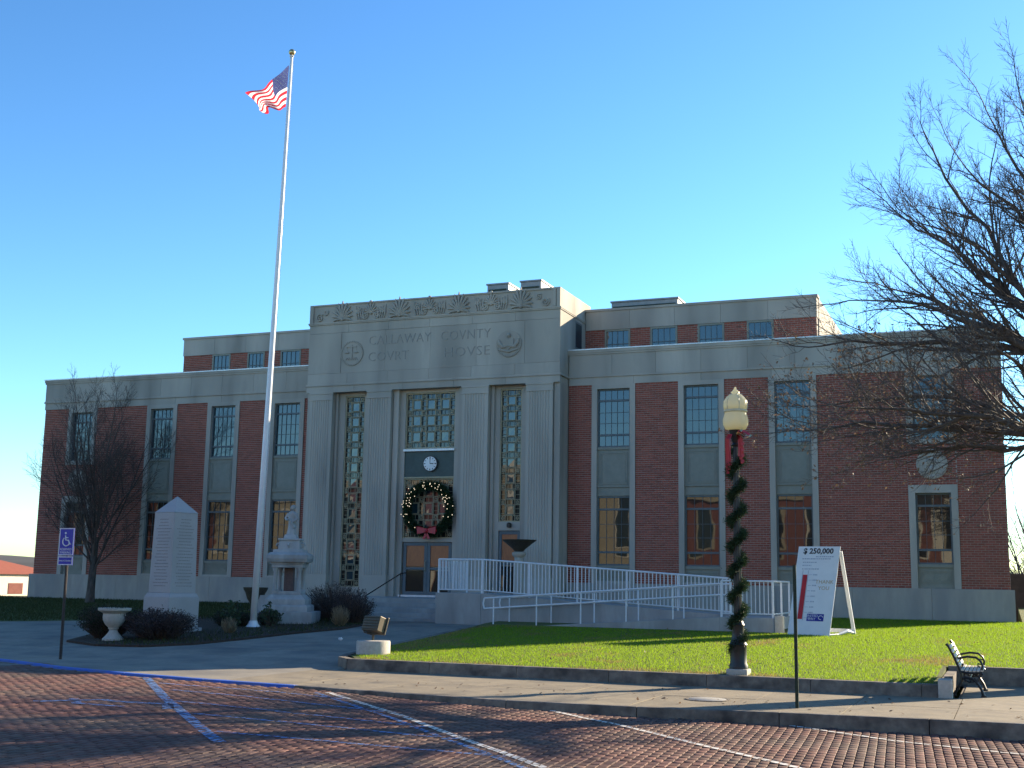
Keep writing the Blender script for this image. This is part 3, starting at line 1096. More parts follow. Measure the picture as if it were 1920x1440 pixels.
def spandrel(parent, x0, x1, z0, z1, y):
    mb = MB()
    mb.box(x0, x1, y, y + .08, z0, z1)
    h = z1 - z0
    frame_ring(mb, x0 + .10, x1 - .10, z0 + min(.42, h * .28), z1 - .10, .035, y - .018, y + .001)
    frame_ring(mb, x0 + .17, x1 - .17, z0 + min(.42, h * .28) + .07, z1 - .17, .02, y - .010, y + .001)
    if h > .8:
        mb.box(x0 + .003, x1 - .003, y - .05, y + .001, z0 + .32, z0 + .37)
        mb.box(x0 + .003, x1 - .003, y - .03, y + .001, z0 + .02, z0 + .08)
    mb.build('spandrel', M['paint'], parent)

for (x0, x1) in BAYS:
    w = .20
    mb = MB()
    mb.box(x0 + .002, x0 + w, -.035, .29, ZL, ZB - .003)
    mb.box(x1 - w, x1 - .002, -.035, .29, ZL, ZB - .003)
    mb.box(x0 + w, x1 - w, -.035, .29, 8.74, ZB - .003)
    mb.box(x0 + w, x1 - w, -.03, .29, ZL, ZL + .08)
    win = mb.build('window', M['stone'], CH)
    xa, xb = x0 + w, x1 - w
    sash_unit(win, xa, xb, 6.62, 8.74, .12, M['glass'], splits=(.21, .80))
    mb = MB()
    mb.box(xa, xb, .02, .2, 6.53, 6.62)
    mb.box(xa, xb, .02, .2, 2.32, 2.42)
    build_each(mb, 'sill', M['paint'], win)
    spandrel(win, xa, xb, 4.86, 6.53, .07)
    sash_unit(win, xa, xb, 2.42, 4.86, .12, M['glass_low'], bars=4, splits=(.19, .81))
    spandrel(win, xa, xb, ZL + .08, 2.32, .07)

for n, (x0, x1) in enumerate(ENDS):
    w = .21
    mb = MB()
    mb.box(x0 + .002, x0 + w, -.035, .29, ZL, 5.12)
    mb.box(x1 - w, x1 - .002, -.035, .29, ZL, 5.12)
    mb.box(x0 + w, x1 - w, -.035, .29, 4.86, 5.12)
    win = mb.build('window', M['stone'], CH)
    mb = MB()
    mb.box(x0 + w, x1 - w, .02, .2, 2.47, 2.57)
    mb.build('sill', M['paint'], win)
    sash_unit(win, x0 + w, x1 - w, 2.57, 4.86, .12, M['glass_low'], bars=4, splits=(.20, .82))
    spandrel(win, x0 + w, x1 - w, ZL, 2.47, .07)
    w = .16
    mb = MB()
    mb.box(x0 + .06, x0 + .06 + w, -.035, .29, 6.46, ZB - .003)
    mb.box(x1 - .06 - w, x1 - .06, -.035, .29, 6.46, ZB - .003)
    mb.box(x0 + .06 + w, x1 - .06 - w, -.035, .29, 8.72, ZB - .003)
    mb.box(x0 + .06 + w, x1 - .06 - w, -.05, .29, 6.46, 6.62)
    mb.box(x0 + .002, x0 + .06, .0, .29, 6.46, ZB - .003)
    mb.box(x1 - .06, x1 - .002, .0, .29, 6.46, ZB - .003)
    win = mb.build('window', M['stone'], CH)
    sash_unit(win, x0 + .06 + w, x1 - .06 - w, 6.62, 8.72, .12, M['glass'], splits=(.21, .80))
    # round carved medallion
    cx = (x0 + x1) / 2
    md = MB()
    def disc(mb, cx, cz, r0, r1, y0, y1, n=36):
        P, Q = [], []
        for k in range(n):
            a = 2 * PI * k / n
            P.append((cx + r1 * math.cos(a), cz + r1 * math.sin(a)))
        mb.xz(P[::-1], y0, y1)
    disc(md, cx, 5.79, 0, .49, -.05, .02)
    for k in range(36):
        a = 2 * PI * k / 36
        md.obox((cx + .44 * math.cos(a), -.055, 5.79 + .44 * math.sin(a)), (math.cos(a), 0, math.sin(a)), (0, 1, 0), (-math.sin(a), 0, math.cos(a)), .035, .02, .028)
    for k in range(9):
        a = PI * k / 8
        md.sphere((cx + .2 * math.cos(a), -.05, 5.70 + .2 * math.sin(a)), .085, 6, 5, sc=(.7, .5, 1.3))
    md.sphere((cx, -.05, 5.62), .16, 8, 6, sc=(1, .4, .8))
    md.box(cx - .28, cx + .28, -.075, -.04, 5.50, 5.54)
    md.build('medallion', M['stone'], CH)

# attic storey -------------------------------------------------------------
at = MB()
at.box(-33.28, -25.25, AY + .06, 19, 9.98, 12.05)
at.box(-25.24, -14.73, 2.6, 19, 9.98, 12.05)
at.box(-14.715, -6.03, AY + .06, 19, 9.98, 12.05)
build_each(at, 'attic_wall', M['mortar'], CH)
ab = MB()
for x0, x1 in ATT:
    ab.box(x0 + .001, x1 - .001, AY + .012, AY + .059, 10.2, 11.33)
build_each(ab, 'attic_backing', M['mortar'], CH)
for xa, xb in ((-33.32, -25.23), (-14.70, -6.0)):
    course('attic_stone', xa, xb, AY - .03, AY + .4, 11.335, 12.06, 1.65, M['stone'])
    mb = MB()
    mb.box(xa - .04, xb + .04, AY - .07, AY + .45, 12.06, 12.15)
    mb.build('coping', M['stone'], CH)
mb = MB()
mb.box(-6.04, -5.99, AY + .41, 19, 9.98, 12.1)
mb.build('attic_side', M['stone'], CH)
AW = [(-31.78, -30.85), (-29.99, -29.12), (-28.33, -27.33), (-13.94, -12.93), (-12.15, -11.11), (-10.34, -9.35), (-8.52, -7.55)]
for x0, x1 in AW:
    mb = MB()
    frame_ring(mb, x0 + .002, x1 - .002, 10.2, 11.33, .07, AY - .01, AY + .058)
    win = mb.build('window', M['paint'], CH)
    p = MB()
    t = rng.uniform(-.003, .003)
    p.add([(x0 + .07, AY + .03 + t, 10.27), (x1 - .07, AY + .03 - t, 10.27), (x1 - .07, AY + .03, 11.26), (x0 + .07, AY + .03, 11.26)], [(0, 1, 2, 3)])
    p.build('pane', M['glass'], win)
    gb = MB()
    for k in (1, 2, 3):
        xx = x0 + .07 + (x1 - x0 - .14) * k / 4
        gb.box(xx - .009, xx + .009, AY + .008, AY + .022, 10.27, 11.26)
    gb.box(x0 + .07, x1 - .07, AY + .006, AY + .021, 10.74, 10.77)
    gb.build('glazing_bar', M['sash'], win)

# entrance bay (portico) ------------------------------------------------------
PX0, PX1, PY = -25.20, -14.72, -.95
ZC = 8.92
po = MB()
po.box(PX0 + .12, PX1 - .12, -.45, 1.99, .3, ZC)
po.box(PX0 + .01, PX1 - .01, PY + .03, 2.55, ZC + .001, 11.62)
po.box(PX0 + .01, PX1 - .01, PY + .05, 2.55, 11.70, 12.40)
build_each(po, 'entrance_block', M['stone'], CH)
# face panels of the entablature, with joints
course('face_stone', PX0, PX1, PY, PY + .029, 9.27, 9.66, 1.75, M['stone'])
course('face_stone', PX0, PX1, PY, PY + .029, 11.27, 11.60, 1.75, M['stone'])
course('face_stone', PX0, -23.75, PY, PY + .029, 9.668, 11.262, 1.45, M['stone'])
course('face_stone', -16.1, PX1, PY, PY + .029, 9.668, 11.262, 1.4, M['stone'])
course('inscription_stone', -23.742, -16.108, PY + .012, PY + .029, 9.668, 11.262, 1.9, M['stone'], gap=.004)
course('architrave_stone', PX0 - .02, PX1 + .02, PY - .02, PY + .029, ZC, 9.17, 2.1, M['stone'])
mb = MB()
mb.box(PX0 - .05, PX1 + .05, PY - .06, 1.85, 9.17, 9.215)
mb.box(PX0 - .035, PX1 + .035, PY - .04, 1.85, 9.215, 9.26)
mb.box(PX0 - .03, PX1 + .03, PY - .035, 1.85, 11.605, 11.65)
mb.box(PX0 - .045, PX1 + .045, PY - .055, 1.85, 11.65, 11.695)
build_each(mb, 'moulding', M['stone'], CH)
# side returns
mb = MB()
mb.box(PX1 - .012, PX1, PY + .03, 2.54, 9.27, 11.60)
mb.box(PX0, PX0 + .012, PY + .03, 2.54, 9.27, 11.60)
mb.box(PX1 - .02, PX1 - .005, PY + .05, 2.54, 11.70, 12.42)
build_each(mb, 'side_stone', M['stone'], CH)
mb = MB()
mb.box(PX1 - .003, PX1 + .004, .72, 1.5, 10.45, 11.5)
sw = mb.build('window', M['sash'], CH)
p = MB()
p.add([(PX1 + .006, .79, 10.52), (PX1 + .006, 1.43, 10.52), (PX1 + .006, 1.43, 11.43), (PX1 + .006, .79, 11.43)], [(0, 1, 2, 3)])
p.build('pane', M['glass'], sw)

# carved frieze: palmettes between scrolls
fz = MB()
fz.box(PX0 + .02, PX1 - .02, PY + .01, PY + .049, 11.705, 12.36)
fz.box(PX0, PX1, PY - .03, PY + .4, 12.36, 12.42)
fz.box(PX0 + .001, PX0 + .16, PY - .035, PY + .2, 11.70, 12.358)
fz.box(PX1 - .13, PX1 - .001, PY - .035, PY + .2, 11.70, 12.358)
fz.box(PX1 - .30, PX1 - .17, PY - .03, PY + .1, 11.72, 12.36)
fz.build('frieze', M['stone'], CH)
def palmette(mb, cx, cz, h, y, n=9, spread=1.25):
    for k in range(n):
        t = (k / (n - 1) - .5) * 2
        a = PI / 2 - t * spread
        ln = h * (1 - .28 * abs(t))
        P = []
        for s in np.linspace(0, 1, 5):
            r = ln * s
            aa = a - t * .25 * s * s
            P.append((cx + r * math.cos(aa) * .8, y - .03 * math.sin(PI * min(1, s * .8 + .1)), cz + r * math.sin(aa)))
        mb.tube(P, [h * .03, h * .05, h * .065, h * .075, h * .03], 5)
    for sgn in (-1, 1):
        P = [(cx + sgn * (.10 + .16 * s + .05 * math.cos(6 * s)) * h / .62, y - .012, cz + h * (-.02 + .17 * math.sin(5 * s))) for s in np.linspace(0, 1, 9)]
        mb.tube(P, h * .035, 5)
    mb.sphere((cx, y - .01, cz), h * .1, 8, 5)
def scroll(mb, cx, cz, r, y, sg):
    P = []
    for s in np.linspace(0, 1, 16):
        a = sg * s * 3.6 * PI + PI * .25
        rr = r * (1 - .85 * s)
        P.append((cx + rr * math.cos(a), y - .01, cz + rr * math.sin(a)))
    mb.tube(P, .028, 5)
for cx in (-23.74, -21.25, -18.76, -16.26):
    mb = MB()
    palmette(mb, cx, 11.78, .74, PY - .01, n=11, spread=1.45)
    mb.build('palmette', M['stone'], CH, smooth=True)
for cx in (-22.5, -19.98, -17.45):
    mb = MB()
    palmette(mb, cx, 11.95, .46, PY - .01, n=9, spread=1.4)
    for sgn in (-1, 1):
        for q_ in range(4):
            mb.tube([(cx + sgn * (.30 + .09 * q_), PY - .012, 11.74), (cx + sgn * (.33 + .10 * q_), PY - .03, 11.95), (cx + sgn * (.30 + .115 * q_), PY - .012, 12.18 + .03 * q_)], [.02, .03, .012], 5)
    for sgn in (-1, 1):
        scroll(mb, cx + sgn * .27, 11.87, .15, PY - .01, sgn)
        scroll(mb, cx + sgn * .53, 12.05, .11, PY - .01, -sgn)
    mb.sphere((cx, PY - .02, 12.40), .07, 8, 6)
    mb.build('lotus_ornament', M['stone'], CH, smooth=True)
for cx, sgn in ((-24.75, 1), (-15.3, -1)):
    mb = MB()
    scroll(mb, cx, 11.9, .17, PY - .01, sgn)
    scroll(mb, cx + sgn * .25, 12.1, .12, PY - .01, -sgn)
    mb.build('scroll_ornament', M['stone'], CH, smooth=True)

# inscription and seals
for word, cx, cz, wd in (('CALLAWAY', -21.22, 10.86, 2.62), ('COVNTY', -18.47, 10.86, 2.02), ('COVRT', -21.68, 10.22, 1.72), ('HOVSE', -18.40, 10.22, 1.84)):
    vs, fs = text_verts(word, .52, extrude=.008, spacing=1.05, offset=-.008)
    xa_, xb_ = min(v[0] for v in vs), max(v[0] for v in vs)
    k_ = wd / (xb_ - xa_)
    mb = MB()
    mb.add([(cx + (v[0] - (xa_ + xb_) / 2) * k_, PY + .006 + v[1], cz + v[2]) for v in vs], fs)
    mb.build('inscription', M['stone_dark'], CH)
for cx, kind in ((-23.27, 0), (-16.72, 1)):
    mb = MB()
    disc(mb, cx, 10.42, 0, .50, PY - .012, PY + .03)
    for k in range(40):
        a = 2 * PI * k / 40
        if kind == 0 or math.sin(a) < .3:
            mb.obox((cx + .46 * math.cos(a), PY - .018, 10.42 + .46 * math.sin(a)), (math.cos(a), 0, math.sin(a)), (0, 1, 0), (-math.sin(a), 0, math.cos(a)), .035, .016, .025)
    if kind == 0:
        mb.box(cx - .03, cx + .03, PY - .05, PY, 10.2, 10.75)
        mb.box(cx - .22, cx + .22, PY - .045, PY, 10.66, 10.71)
        for sg in (-1, 1):
            mb.lathe([(.02, 10.50), (.12, 10.44), (.02, 10.40)], cx + sg * .2, PY - .02, 8, sy=.4)
            mb.tube([(cx + sg * .2, PY - .02, 10.66), (cx + sg * .2, PY - .02, 10.5)], .012, 4)
        for k in range(5):
            mb.tube([(cx - .25 + .1 * k, PY - .02, 10.14 + .02 * (k % 2)), (cx - .2 + .1 * k, PY - .03, 10.24), (cx - .12 + .1 * k, PY - .02, 10.14)], .02, 5)
    else:
        mb.xz([(cx - .20, 10.36), (cx - .20, 10.62), (cx + .20, 10.62), (cx + .20, 10.36), (cx, 10.2)], PY - .05, PY)
        for sg in (-1, 1):
            mb.tube([(cx + sg * .22, PY - .03, 10.3), (cx + sg * .34, PY - .035, 10.42), (cx + sg * .40, PY - .03, 10.6)], [.06, .07, .03], 6)
            mb.tube([(cx + sg * .40, PY - .03, 10.22), (cx, PY - .035, 10.12)], [.03, .04], 5)
        mb.tube([(cx - .3, PY - .03, 10.28), (cx, PY - .05, 10.34), (cx + .3, PY - .03, 10.28)], .04, 6)
        mb.sphere((cx, PY - .03, 10.74), .09, 8, 6)
        mb.box(cx - .06, cx + .06, PY - .045, PY, 10.63, 10.70)
    mb.build('carved_seal', M['stone'], CH)

# fluted pilasters
def pilaster(x0, x1, y0, y1, z0, z1):
    w = x1 - x0
    nf, ed = 8, .10
    fw = (w - 2 * ed) / nf
    poly = [(x0, y1), (x0, y0), (x0 + ed, y0)]
    for k in range(nf):
        a = x0 + ed + k * fw
        g_ = fw * .18
        poly += [(a + g_, y0), (a + g_ + (fw - 2 * g_) * .25, y0 + .016), (a + fw / 2, y0 + .024), (a + fw - g_ - (fw - 2 * g_) * .25, y0 + .016), (a + fw - g_, y0)]
    poly += [(x1 - ed, y0), (x1, y0), (x1, y1)]
    mb = MB()
    mb.xy(poly[::-1][::-1], z0, z1)
    return mb
PIL = [(-25.05, -24.05), (-22.53, -21.50), (-18.55, -17.50), (-16.0, -14.98)]
for x0, x1 in PIL:
    mb = pilaster(x0, x1, PY, -.44, 1.95, 8.62)
    zz = 1.95
    mb.box(x0 - .02, x1 + .02, PY - .025, -.44, 8.62, 8.67)
    mb.box(x0 - .005, x1 + .005, PY - .008, -.44, 8.67, 8.86)
    mb.box(x0 - .03, x1 + .03, PY - .03, -.44, 8.86, ZC - .001)
    mb.box(x0 - .03, x1 + .03, PY - .03, -.44, .3, 1.949)
    mb.build('pilaster', M['stone'], CH)
mb = MB()
mb.box(PX0 + .005, -25.081, PY + .08, -.44, .3, ZC - .002)
mb.box(-14.949, PX1 - .005, PY + .08, -.44, .3, ZC - .002)
mb.box(PX1 - .11, PX1 - .006, -.43, .5, .3, ZC - .002)
build_each(mb, 'corner_pier', M['stone'], CH)
jm = MB()
def jamb(x0, x1, ya):
    jm.box(x0, x1, ya, -.445, .3, ZC - .002)
jamb(-24.018, -23.92, -.72); jamb(-23.92, -23.66, -.60); jamb(-22.80, -22.66, -.60); jamb(-22.66, -22.562, -.72)
jamb(-21.468, -21.25, -.78); jamb(-21.25, -21.03, -.62); jamb(-18.97, -18.75, -.62); jamb(-18.75, -18.582, -.78)
jamb(-17.468, -17.35, -.72); jamb(-17.35, -17.15, -.60); jamb(-16.30, -16.12, -.60); jamb(-16.12, -16.032, -.72)
for a, b2 in ((-23.66, -22.80), (-21.03, -18.97), (-17.15, -16.30)):
    jm.box(a, b2, -.62, -.446, 8.80, ZC - .003)
jm.box(-23.66, -22.80, -.64, -.446, .3, 1.50)
jm.box(-17.15, -16.30, -.61, -.446, 3.62, 3.93)
jm.box(-21.03, -18.97, -.60, -.446, 3.20, 3.33)
build_each(jm, 'jamb', M['stone'], CH)

def grille(x0, x1, z0, z1, nc, nr, y, label):
    """pierced bronze grille: small square lights framed by paired bars"""
    fr = MB()
    frame_ring(fr, x0, x1, z0, z1, .045, y - .03, y + .03)
    win = fr.build('window', M['bronze'], CH, label=label)
    gl = MB()
    gl.add([(x0 + .045, y + .06, z0 + .045), (x1 - .045, y + .06, z0 + .045), (x1 - .045, y + .06, z1 - .045), (x0 + .045, y + .06, z1 - .045)], [(0, 1, 2, 3)])
    gl.build('backing_glass', M['glass_dark'], win)
    ia, ib, ja, jb = x0 + .045, x1 - .045, z0 + .045, z1 - .045
    m = .19
    cw, chh = (ib - ia - m) / nc, (jb - ja - m) / nr
    lat = MB()
    t = .009
    # long paired bars between the lights
    for i in range(nc + 1):
        for s in (0, m):
            xx = ia + i * cw + s
            if ia + .01 < xx < ib - .01:
                lat.box(xx - t, xx + t, y - .02, y + .012, ja, jb)
    for j in range(nr + 1):
        for s in (0, m):
            zz = ja + j * chh + s
            if ja + .01 < zz < jb - .01:
                lat.box(ia, ib, y - .016, y + .009, zz - t, zz + t)
    # little links inside the bands
    for j in range(nr + 1):
        zz = ja + j * chh
        k = int((ib - ia) / .17)
        for q in range(k):
            xx = ia + (q + .5) * (ib - ia) / k
            lat.box(xx - .006, xx + .006, y - .012, y + .006, zz + .02, zz + m - .02)
    for i in range(nc + 1):
        xx = ia + i * cw
        k = int((jb - ja) / .17)
        for q in range(k):
            zz = ja + (q + .5) * (jb - ja) / k
            lat.box(xx + .02, xx + m - .02, y - .012, y + .006, zz - .006, zz + .006)
    for i in range(nc + 1):
        for j in range(nr + 1):
            frame_ring(lat, ia + i * cw + .045, ia + i * cw + m - .045, ja + j * chh + .045, ja + j * chh + m - .045, .016, y - .019, y + .011)
    # inner square frames and panes
    for i in range(nc):
        for j in range(nr):
            a, b2 = ia + i * cw + m + .03, ia + (i + 1) * cw - .03
            c, d = ja + j * chh + m + .03, ja + (j + 1) * chh - .03
            frame_ring(lat, a, b2, c, d, .022, y - .022, y + .015)
            p = MB()
            s1 = rng.uniform(-.003, .003)
            p.add([(a + .022, y + .02 + s1, c + .022), (b2 - .022, y + .02 - s1, c + .022), (b2 - .022, y + .02, d - .022), (a + .022, y + .02, d - .022)], [(0, 1, 2, 3)])
            p.build('pane', M['glass'], win)
    lat.build('lattice', M['bronze'], win)
    return win
GY = -.54
grille(-23.66, -22.80, 1.50, 8.80, 1, 12, GY, 'tall grilled window of one column left of the door')
grille(-21.03, -18.97, 6.68, 8.80, 3, 3, GY, 'grilled window of nine square lights above the clock')
grille(-21.03, -18.97, 3.33, 5.55, 3, 3, GY, 'grilled window behind the wreath')
grille(-17.15, -16.30, 3.93, 8.80, 1, 8, GY, 'tall grilled window above the side door')
mb = MB()
mb.box(-21.03, -18.97, -.58, -.446, 5.62, 6.56)
mb.build('clock_panel', M['greenpanel'], CH)
mb = MB()
mb.box(-21.06, -18.94, -.68, -.446, 6.58, 6.66)
mb.build('ledge', M['flash'], CH)
mb = MB()
mb.box(-21.03, -18.97, -.63, -.446, 5.555, 5.615)
mb.build('transom', M['bronze'], CH)

# doors
def door(x0, x1, z0, z1, y, lab):
    mb = MB()
    frame_ring(mb, x0, x1, z0, z1, .12, y - .03, y + .03)
    mb.box(x0 + .12, x1 - .12, y - .02, y + .02, z0 + (z1 - z0) * .50 - .04, z0 + (z1 - z0) * .50 + .04)
    dr = mb.build('door', M['sash'], CH, label=lab)
    mb = MB()
    mb.box(x0 + .12, x1 - .12, y + .0, y + .015, z0 + (z1 - z0) * .54, z1 - .12)
    mb.build('upper_panel', M['wood'], dr)
    mb = MB()
    mb.add([(x0 + .12, y + .005, z0 + .12), (x1 - .12, y + .005, z0 + .12), (x1 - .12, y + .008, z0 + (z1 - z0) * .46), (x0 + .12, y + .008, z0 + (z1 - z0) * .46)], [(0, 1, 2, 3)])
    mb.build('pane', M['glass_low'], dr)
    mb = MB()
    mb.tube([(x1 - .06, y - .03, z0 + .85), (x1 - .06, y - .08, z0 + .9), (x1 - .06, y - .08, z0 + 1.2), (x1 - .06, y - .03, z0 + 1.25)], .014, 6)
    mb.build('handle', M['bronze'], dr)
door(-20.98, -20.0, 1.26, 3.18, -.53, 'left leaf of the entrance door with a wooden upper panel')
door(-19.99, -19.01, 1.26, 3.18, -.53, 'right leaf of the entrance door with a wooden upper panel')
door(-17.148, -16.302, 1.26, 3.60, -.53, 'side door with an orange wood panel')
mb = MB()
mb.box(-21.1, -18.9, -.7, -.446, 1.185, 1.255)
mb.build('door_sill', M['flash'], CH)
mb = MB()
mb.lathe([(.05, 3.72), (.09, 3.74), (.09, 3.86), (.04, 3.90)], -16.7, -.68, 10)
mb.box(-16.73, -16.67, -.68, -.61, 3.78, 3.84)
mb.build('door_lamp', M['black'], CH)

# roof top units ---------------------------------------------------------------
def unit(x0, x1, y0, y1, z0, z1, label, name='rooftop_unit', cat='rooftop unit'):
    t = thing(name, ((x0 + x1) / 2, (y0 + y1) / 2, z0), label, cat)
    mb = MB()
    mb.box(x0, x1, y0, y1, z0 + .1, z1 - .06)
    mb.build('casing', M['hvac'], t, bevel=.02)
    mb = MB()
    mb.box(x0 - .04, x1 + .04, y0 - .04, y1 + .04, z1 - .06, z1)
    mb.build('lid', M['hvac'], t)
    nl = max(3, int((z1 - z0 - .3) / .12))
    for k in range(nl):
        z = z0 + .2 + k * .12
        if z > z1 - .2:
            break
        m2 = MB()
        m2.obox(((x0 + x1) / 2, y0 - .02, z), (1, 0, 0), Vector((0, .8, -.6)), Vector((0, .6, .8)), (x1 - x0) / 2 - .08, .05, .012)
        m2.build('louvre', M['greenpanel'], t)
    mb = MB()
    mb.box(x0 + .05, x1 - .05, y0 + .05, y1 - .05, 11.9, z0 + .1)
    mb.build('curb', M['hvac'], t)
unit(-19.75, -18.8, 4.0, 5.2, 12.6, 14.06, 'left grey boxy air handling unit on the roof behind the carved frieze')
unit(-18.25, -17.35, 4.0, 5.6, 12.6, 14.08, 'right grey boxy air handling unit on the roof behind the carved frieze')
unit(-14.33, -11.62, 4.0, 5.4, 12.1, 12.93, 'long low dark blue grey duct box on the attic roof', 'roof_duct', 'roof duct')

# ------------------------------------------------------------------ steps, ramp, rails
st = thing('entrance_steps', (-19, -4, .4), 'broad stone steps up to the entrance doors', 'steps')
mb = MB()
mb.box(-25.0, -14.45, -4.15, -.97, .2, 1.18)
mb.box(-24.0, -15.0, -.969, -.60, .2, 1.182)
build_each(mb, 'platform', M['rampc'], st)
for k in range(5):
    mb = MB()
    y1 = -4.152 - .36 * k
    mb.box(-20.5, -16.78, y1 - .36, y1, .2, 1.18 - .152 * (k + 1))
    mb.build('step', M['rampc'], st, bevel=.012)
mb = MB()
mb.box(-21.2, -20.51, -6.0, -4.153, .2, 1.0)
mb.build('cheek_wall', M['rampc'], st, bevel=.015)

hr = thing('stair_handrail', (-20.0, -3.5, 1.2), 'thin black handrail beside the entrance steps', 'handrail')
mb = MB()
mb.tube([(-20.15, -4.9, 1.15), (-20.15, -5.0, 1.22), (-20.12, -2.4, 2.02), (-20.1, -2.0, 2.05)], .022, 8)
mb.build('rail', M['black'], hr, smooth=True)
for y, z0, z1 in ((-4.9, .75, 1.24), (-2.4, 1.18, 2.02)):
    mb = MB()
    mb.tube([(-20.14, y, z0), (-20.14, y, z1)], .018, 6)
    mb.build('post', M['black'], hr)

ramp_t = thing('access_ramp', (-10.5, -6.7, .4), 'concrete wheelchair ramp folding back in front of the right wing', 'ramp')
mb = MB()
mb.box(-16.76, -15.21, -6.6, -4.151, .1, 1.42)
mb.build('landing', M['rampc'], ramp_t, bevel=.012)
def sloped(mb, x0, x1, y0, y1, za, zb, z0=.1):
    mb.add([(x0, y0, z0), (x1, y0, z0), (x1, y1, z0), (x0, y1, z0), (x0, y0, za), (x1, y0, zb), (x1, y1, zb), (x0, y1, za)],
           [(0, 3, 2, 1), (4, 5, 6, 7), (0, 1, 5, 4), (1, 2, 6, 5), (2, 3, 7, 6), (3, 0, 4, 7)])
mb = MB()
sloped(mb, -15.205, -7.45, -6.59, -5.2, 1.42, .95)
mb.build('upper_run', M['rampc'], ramp_t)
mb = MB()
sloped(mb, -14.45, -7.45, -8.05, -6.60, .42, .93)
mb.build('lower_run', M['rampc'], ramp_t)
mb = MB()
mb.box(-7.445, -5.95, -8.06, -5.2, .1, .94)
mb.build('turning_landing', M['rampc'], ramp_t, bevel=.012)
mb = MB()
mb.box(-5.94, -5.72, -8.1, -7.86, .1, 1.0)
mb.build('end_post', M['urn'], ramp_t, bevel=.01)

rail_t = thing('guard_railing', (-11, -6.55, 1.4), 'white steel guard railing with many balusters along the upper ramp', 'railing')
def guard(t, a, b2, h=1.04, foot=.06, pitch=.115, posts=None):
    """sloping guard between two deck points"""
    A, B = Vector(a), Vector(b2)
    L_ = (B - A).length
    mb = MB()
    mb.tube([A + Vector((0, 0, h)), B + Vector((0, 0, h))], .027, 8)
    mb.build('top_rail', M['railwhite'], t, smooth=True)
    mb = MB()
    mb.tube([A + Vector((0, 0, foot + .04)), B + Vector((0, 0, foot + .04))], .02, 6)
    mb.build('bottom_rail', M['railwhite'], t, smooth=True)
    n = int(L_ / pitch)
    np_ = max(1, int(round(L_ / 1.55)))
    bal = MB()
    bal.box(-.011, .011, -.011, .011, foot + .04, h - .01)
    me = bal.mesh('baluster', M['railwhite'])
    pm_ = MB()
    pm_.box(-.024, .024, -.024, .024, -.05, h)
    pme = pm_.mesh('post', M['railwhite'])
    for k in range(1, n):
        p = A.lerp(B, k / n)
        share('baluster', me, p, t)
    for k in range(np_ + 1):
        p = A.lerp(B, k / np_)
        share('post', pme, p, t)
guard(rail_t, (-16.68, -6.54, 1.42), (-15.2, -6.54, 1.42))
guard(rail_t, (-15.18, -6.53, 1.42), (-7.45, -6.53, .95), h=1.04)
guard(rail_t, (-16.70, -6.5, 1.42), (-16.70, -4.3, 1.42))
rail3 = thing('guard_railing', (-6.6, -8, .95), 'white steel guard railing round the turning landing of the ramp', 'railing')
guard(rail3, (-7.4, -8.0, .94), (-6.0, -8.0, .94), h=.98)
guard(rail3, (-6.0, -7.96, .94), (-6.0, -5.3, .94), h=.98, pitch=.9)
rail2 = thing('ramp_handrail', (-11, -8, .5), 'white double handrail on thin posts along the lower ramp', 'handrail')
for dy, nm in ((-7.98, 'front'), (-6.72, 'back')):
    P0, P1 = Vector((-14.2, dy, .40)), Vector((-7.42, dy, .92))
    for h in (.92, .62):
        mb = MB()
        mb.tube([P0 + Vector((-.3, 0, h - .02)), P0 + Vector((0, 0, h)), P1 + Vector((0, 0, h))], .024, 8)
        mb.build('rail', M['railwhite'], rail2, smooth=True)
    mb = MB()
    mb.tube([P0 + Vector((-.3, 0, .90)), P0 + Vector((-.33, 0, .75)), P0 + Vector((-.3, 0, .60))], .024, 8)
    mb.build('return', M['railwhite'], rail2, smooth=True)
    for k in range(6):
        p = P0.lerp(P1, k / 5)
        mb = MB()
        mb.tube([p + Vector((0, 0, -.05)), p + Vector((0, 0, .92))], .021, 6)
        mb.build('post', M['railwhite'], rail2, smooth=True)

# ------------------------------------------------------------------ clock, wreath
ck = thing('wall_clock', (-19.93, -.58, 5.73), 'round white wall clock on the dark green panel over the door', 'clock')
mb = MB()
disc(mb, -19.93, 6.10, 0, .30, -.66, -.58)
mb.build('case', M['black'], ck)
mb = MB()
disc(mb, -19.93, 6.10, 0, .265, -.668, -.655)
mb.build('face', M['clockface'], ck)
mb = MB()
for k in range(12):
    a = 2 * PI * k / 12
    mb.obox((-19.93 + .22 * math.sin(a), -.672, 6.10 + .22 * math.cos(a)), (math.cos(a), 0, -math.sin(a)), (0, 1, 0), (math.sin(a), 0, math.cos(a)), .010 if k % 3 else .017, .003, .03)
mb.build('numerals', M['black'], ck)
for a, l, w in ((0, .20, .010), (PI / 2, .14, .014)):
    mb = MB()
    mb.obox((-19.93 + l / 2 * math.sin(a), -.676, 6.10 + l / 2 * math.cos(a)), (math.cos(a), 0, -math.sin(a)), (0, 1, 0), (math.sin(a), 0, math.cos(a)), w, .002, l / 2)
    mb.build('hand', M['black'], ck)

def needles(n, centre_fn, length, width):
    V = np.zeros((n, 3, 3))
    for i in range(n):
        c, d = centre_fn()
        d = Vector(d) + Vector(rng.normal(0, .45, 3))
        d.normalize()
        s = d.orthogonal().normalized()
        s.rotate(Matrix.Rotation(rng.uniform(0, 6.28), 3, d))
        l = length * rng.uniform(.6, 1.2)
        c = Vector(c)
        V[i, 0] = c - s * width / 2
        V[i, 1] = c + s * width / 2
        V[i, 2] = c + d * l
    return V.reshape(-1, 3), np.arange(3 * n).reshape(-1, 3)

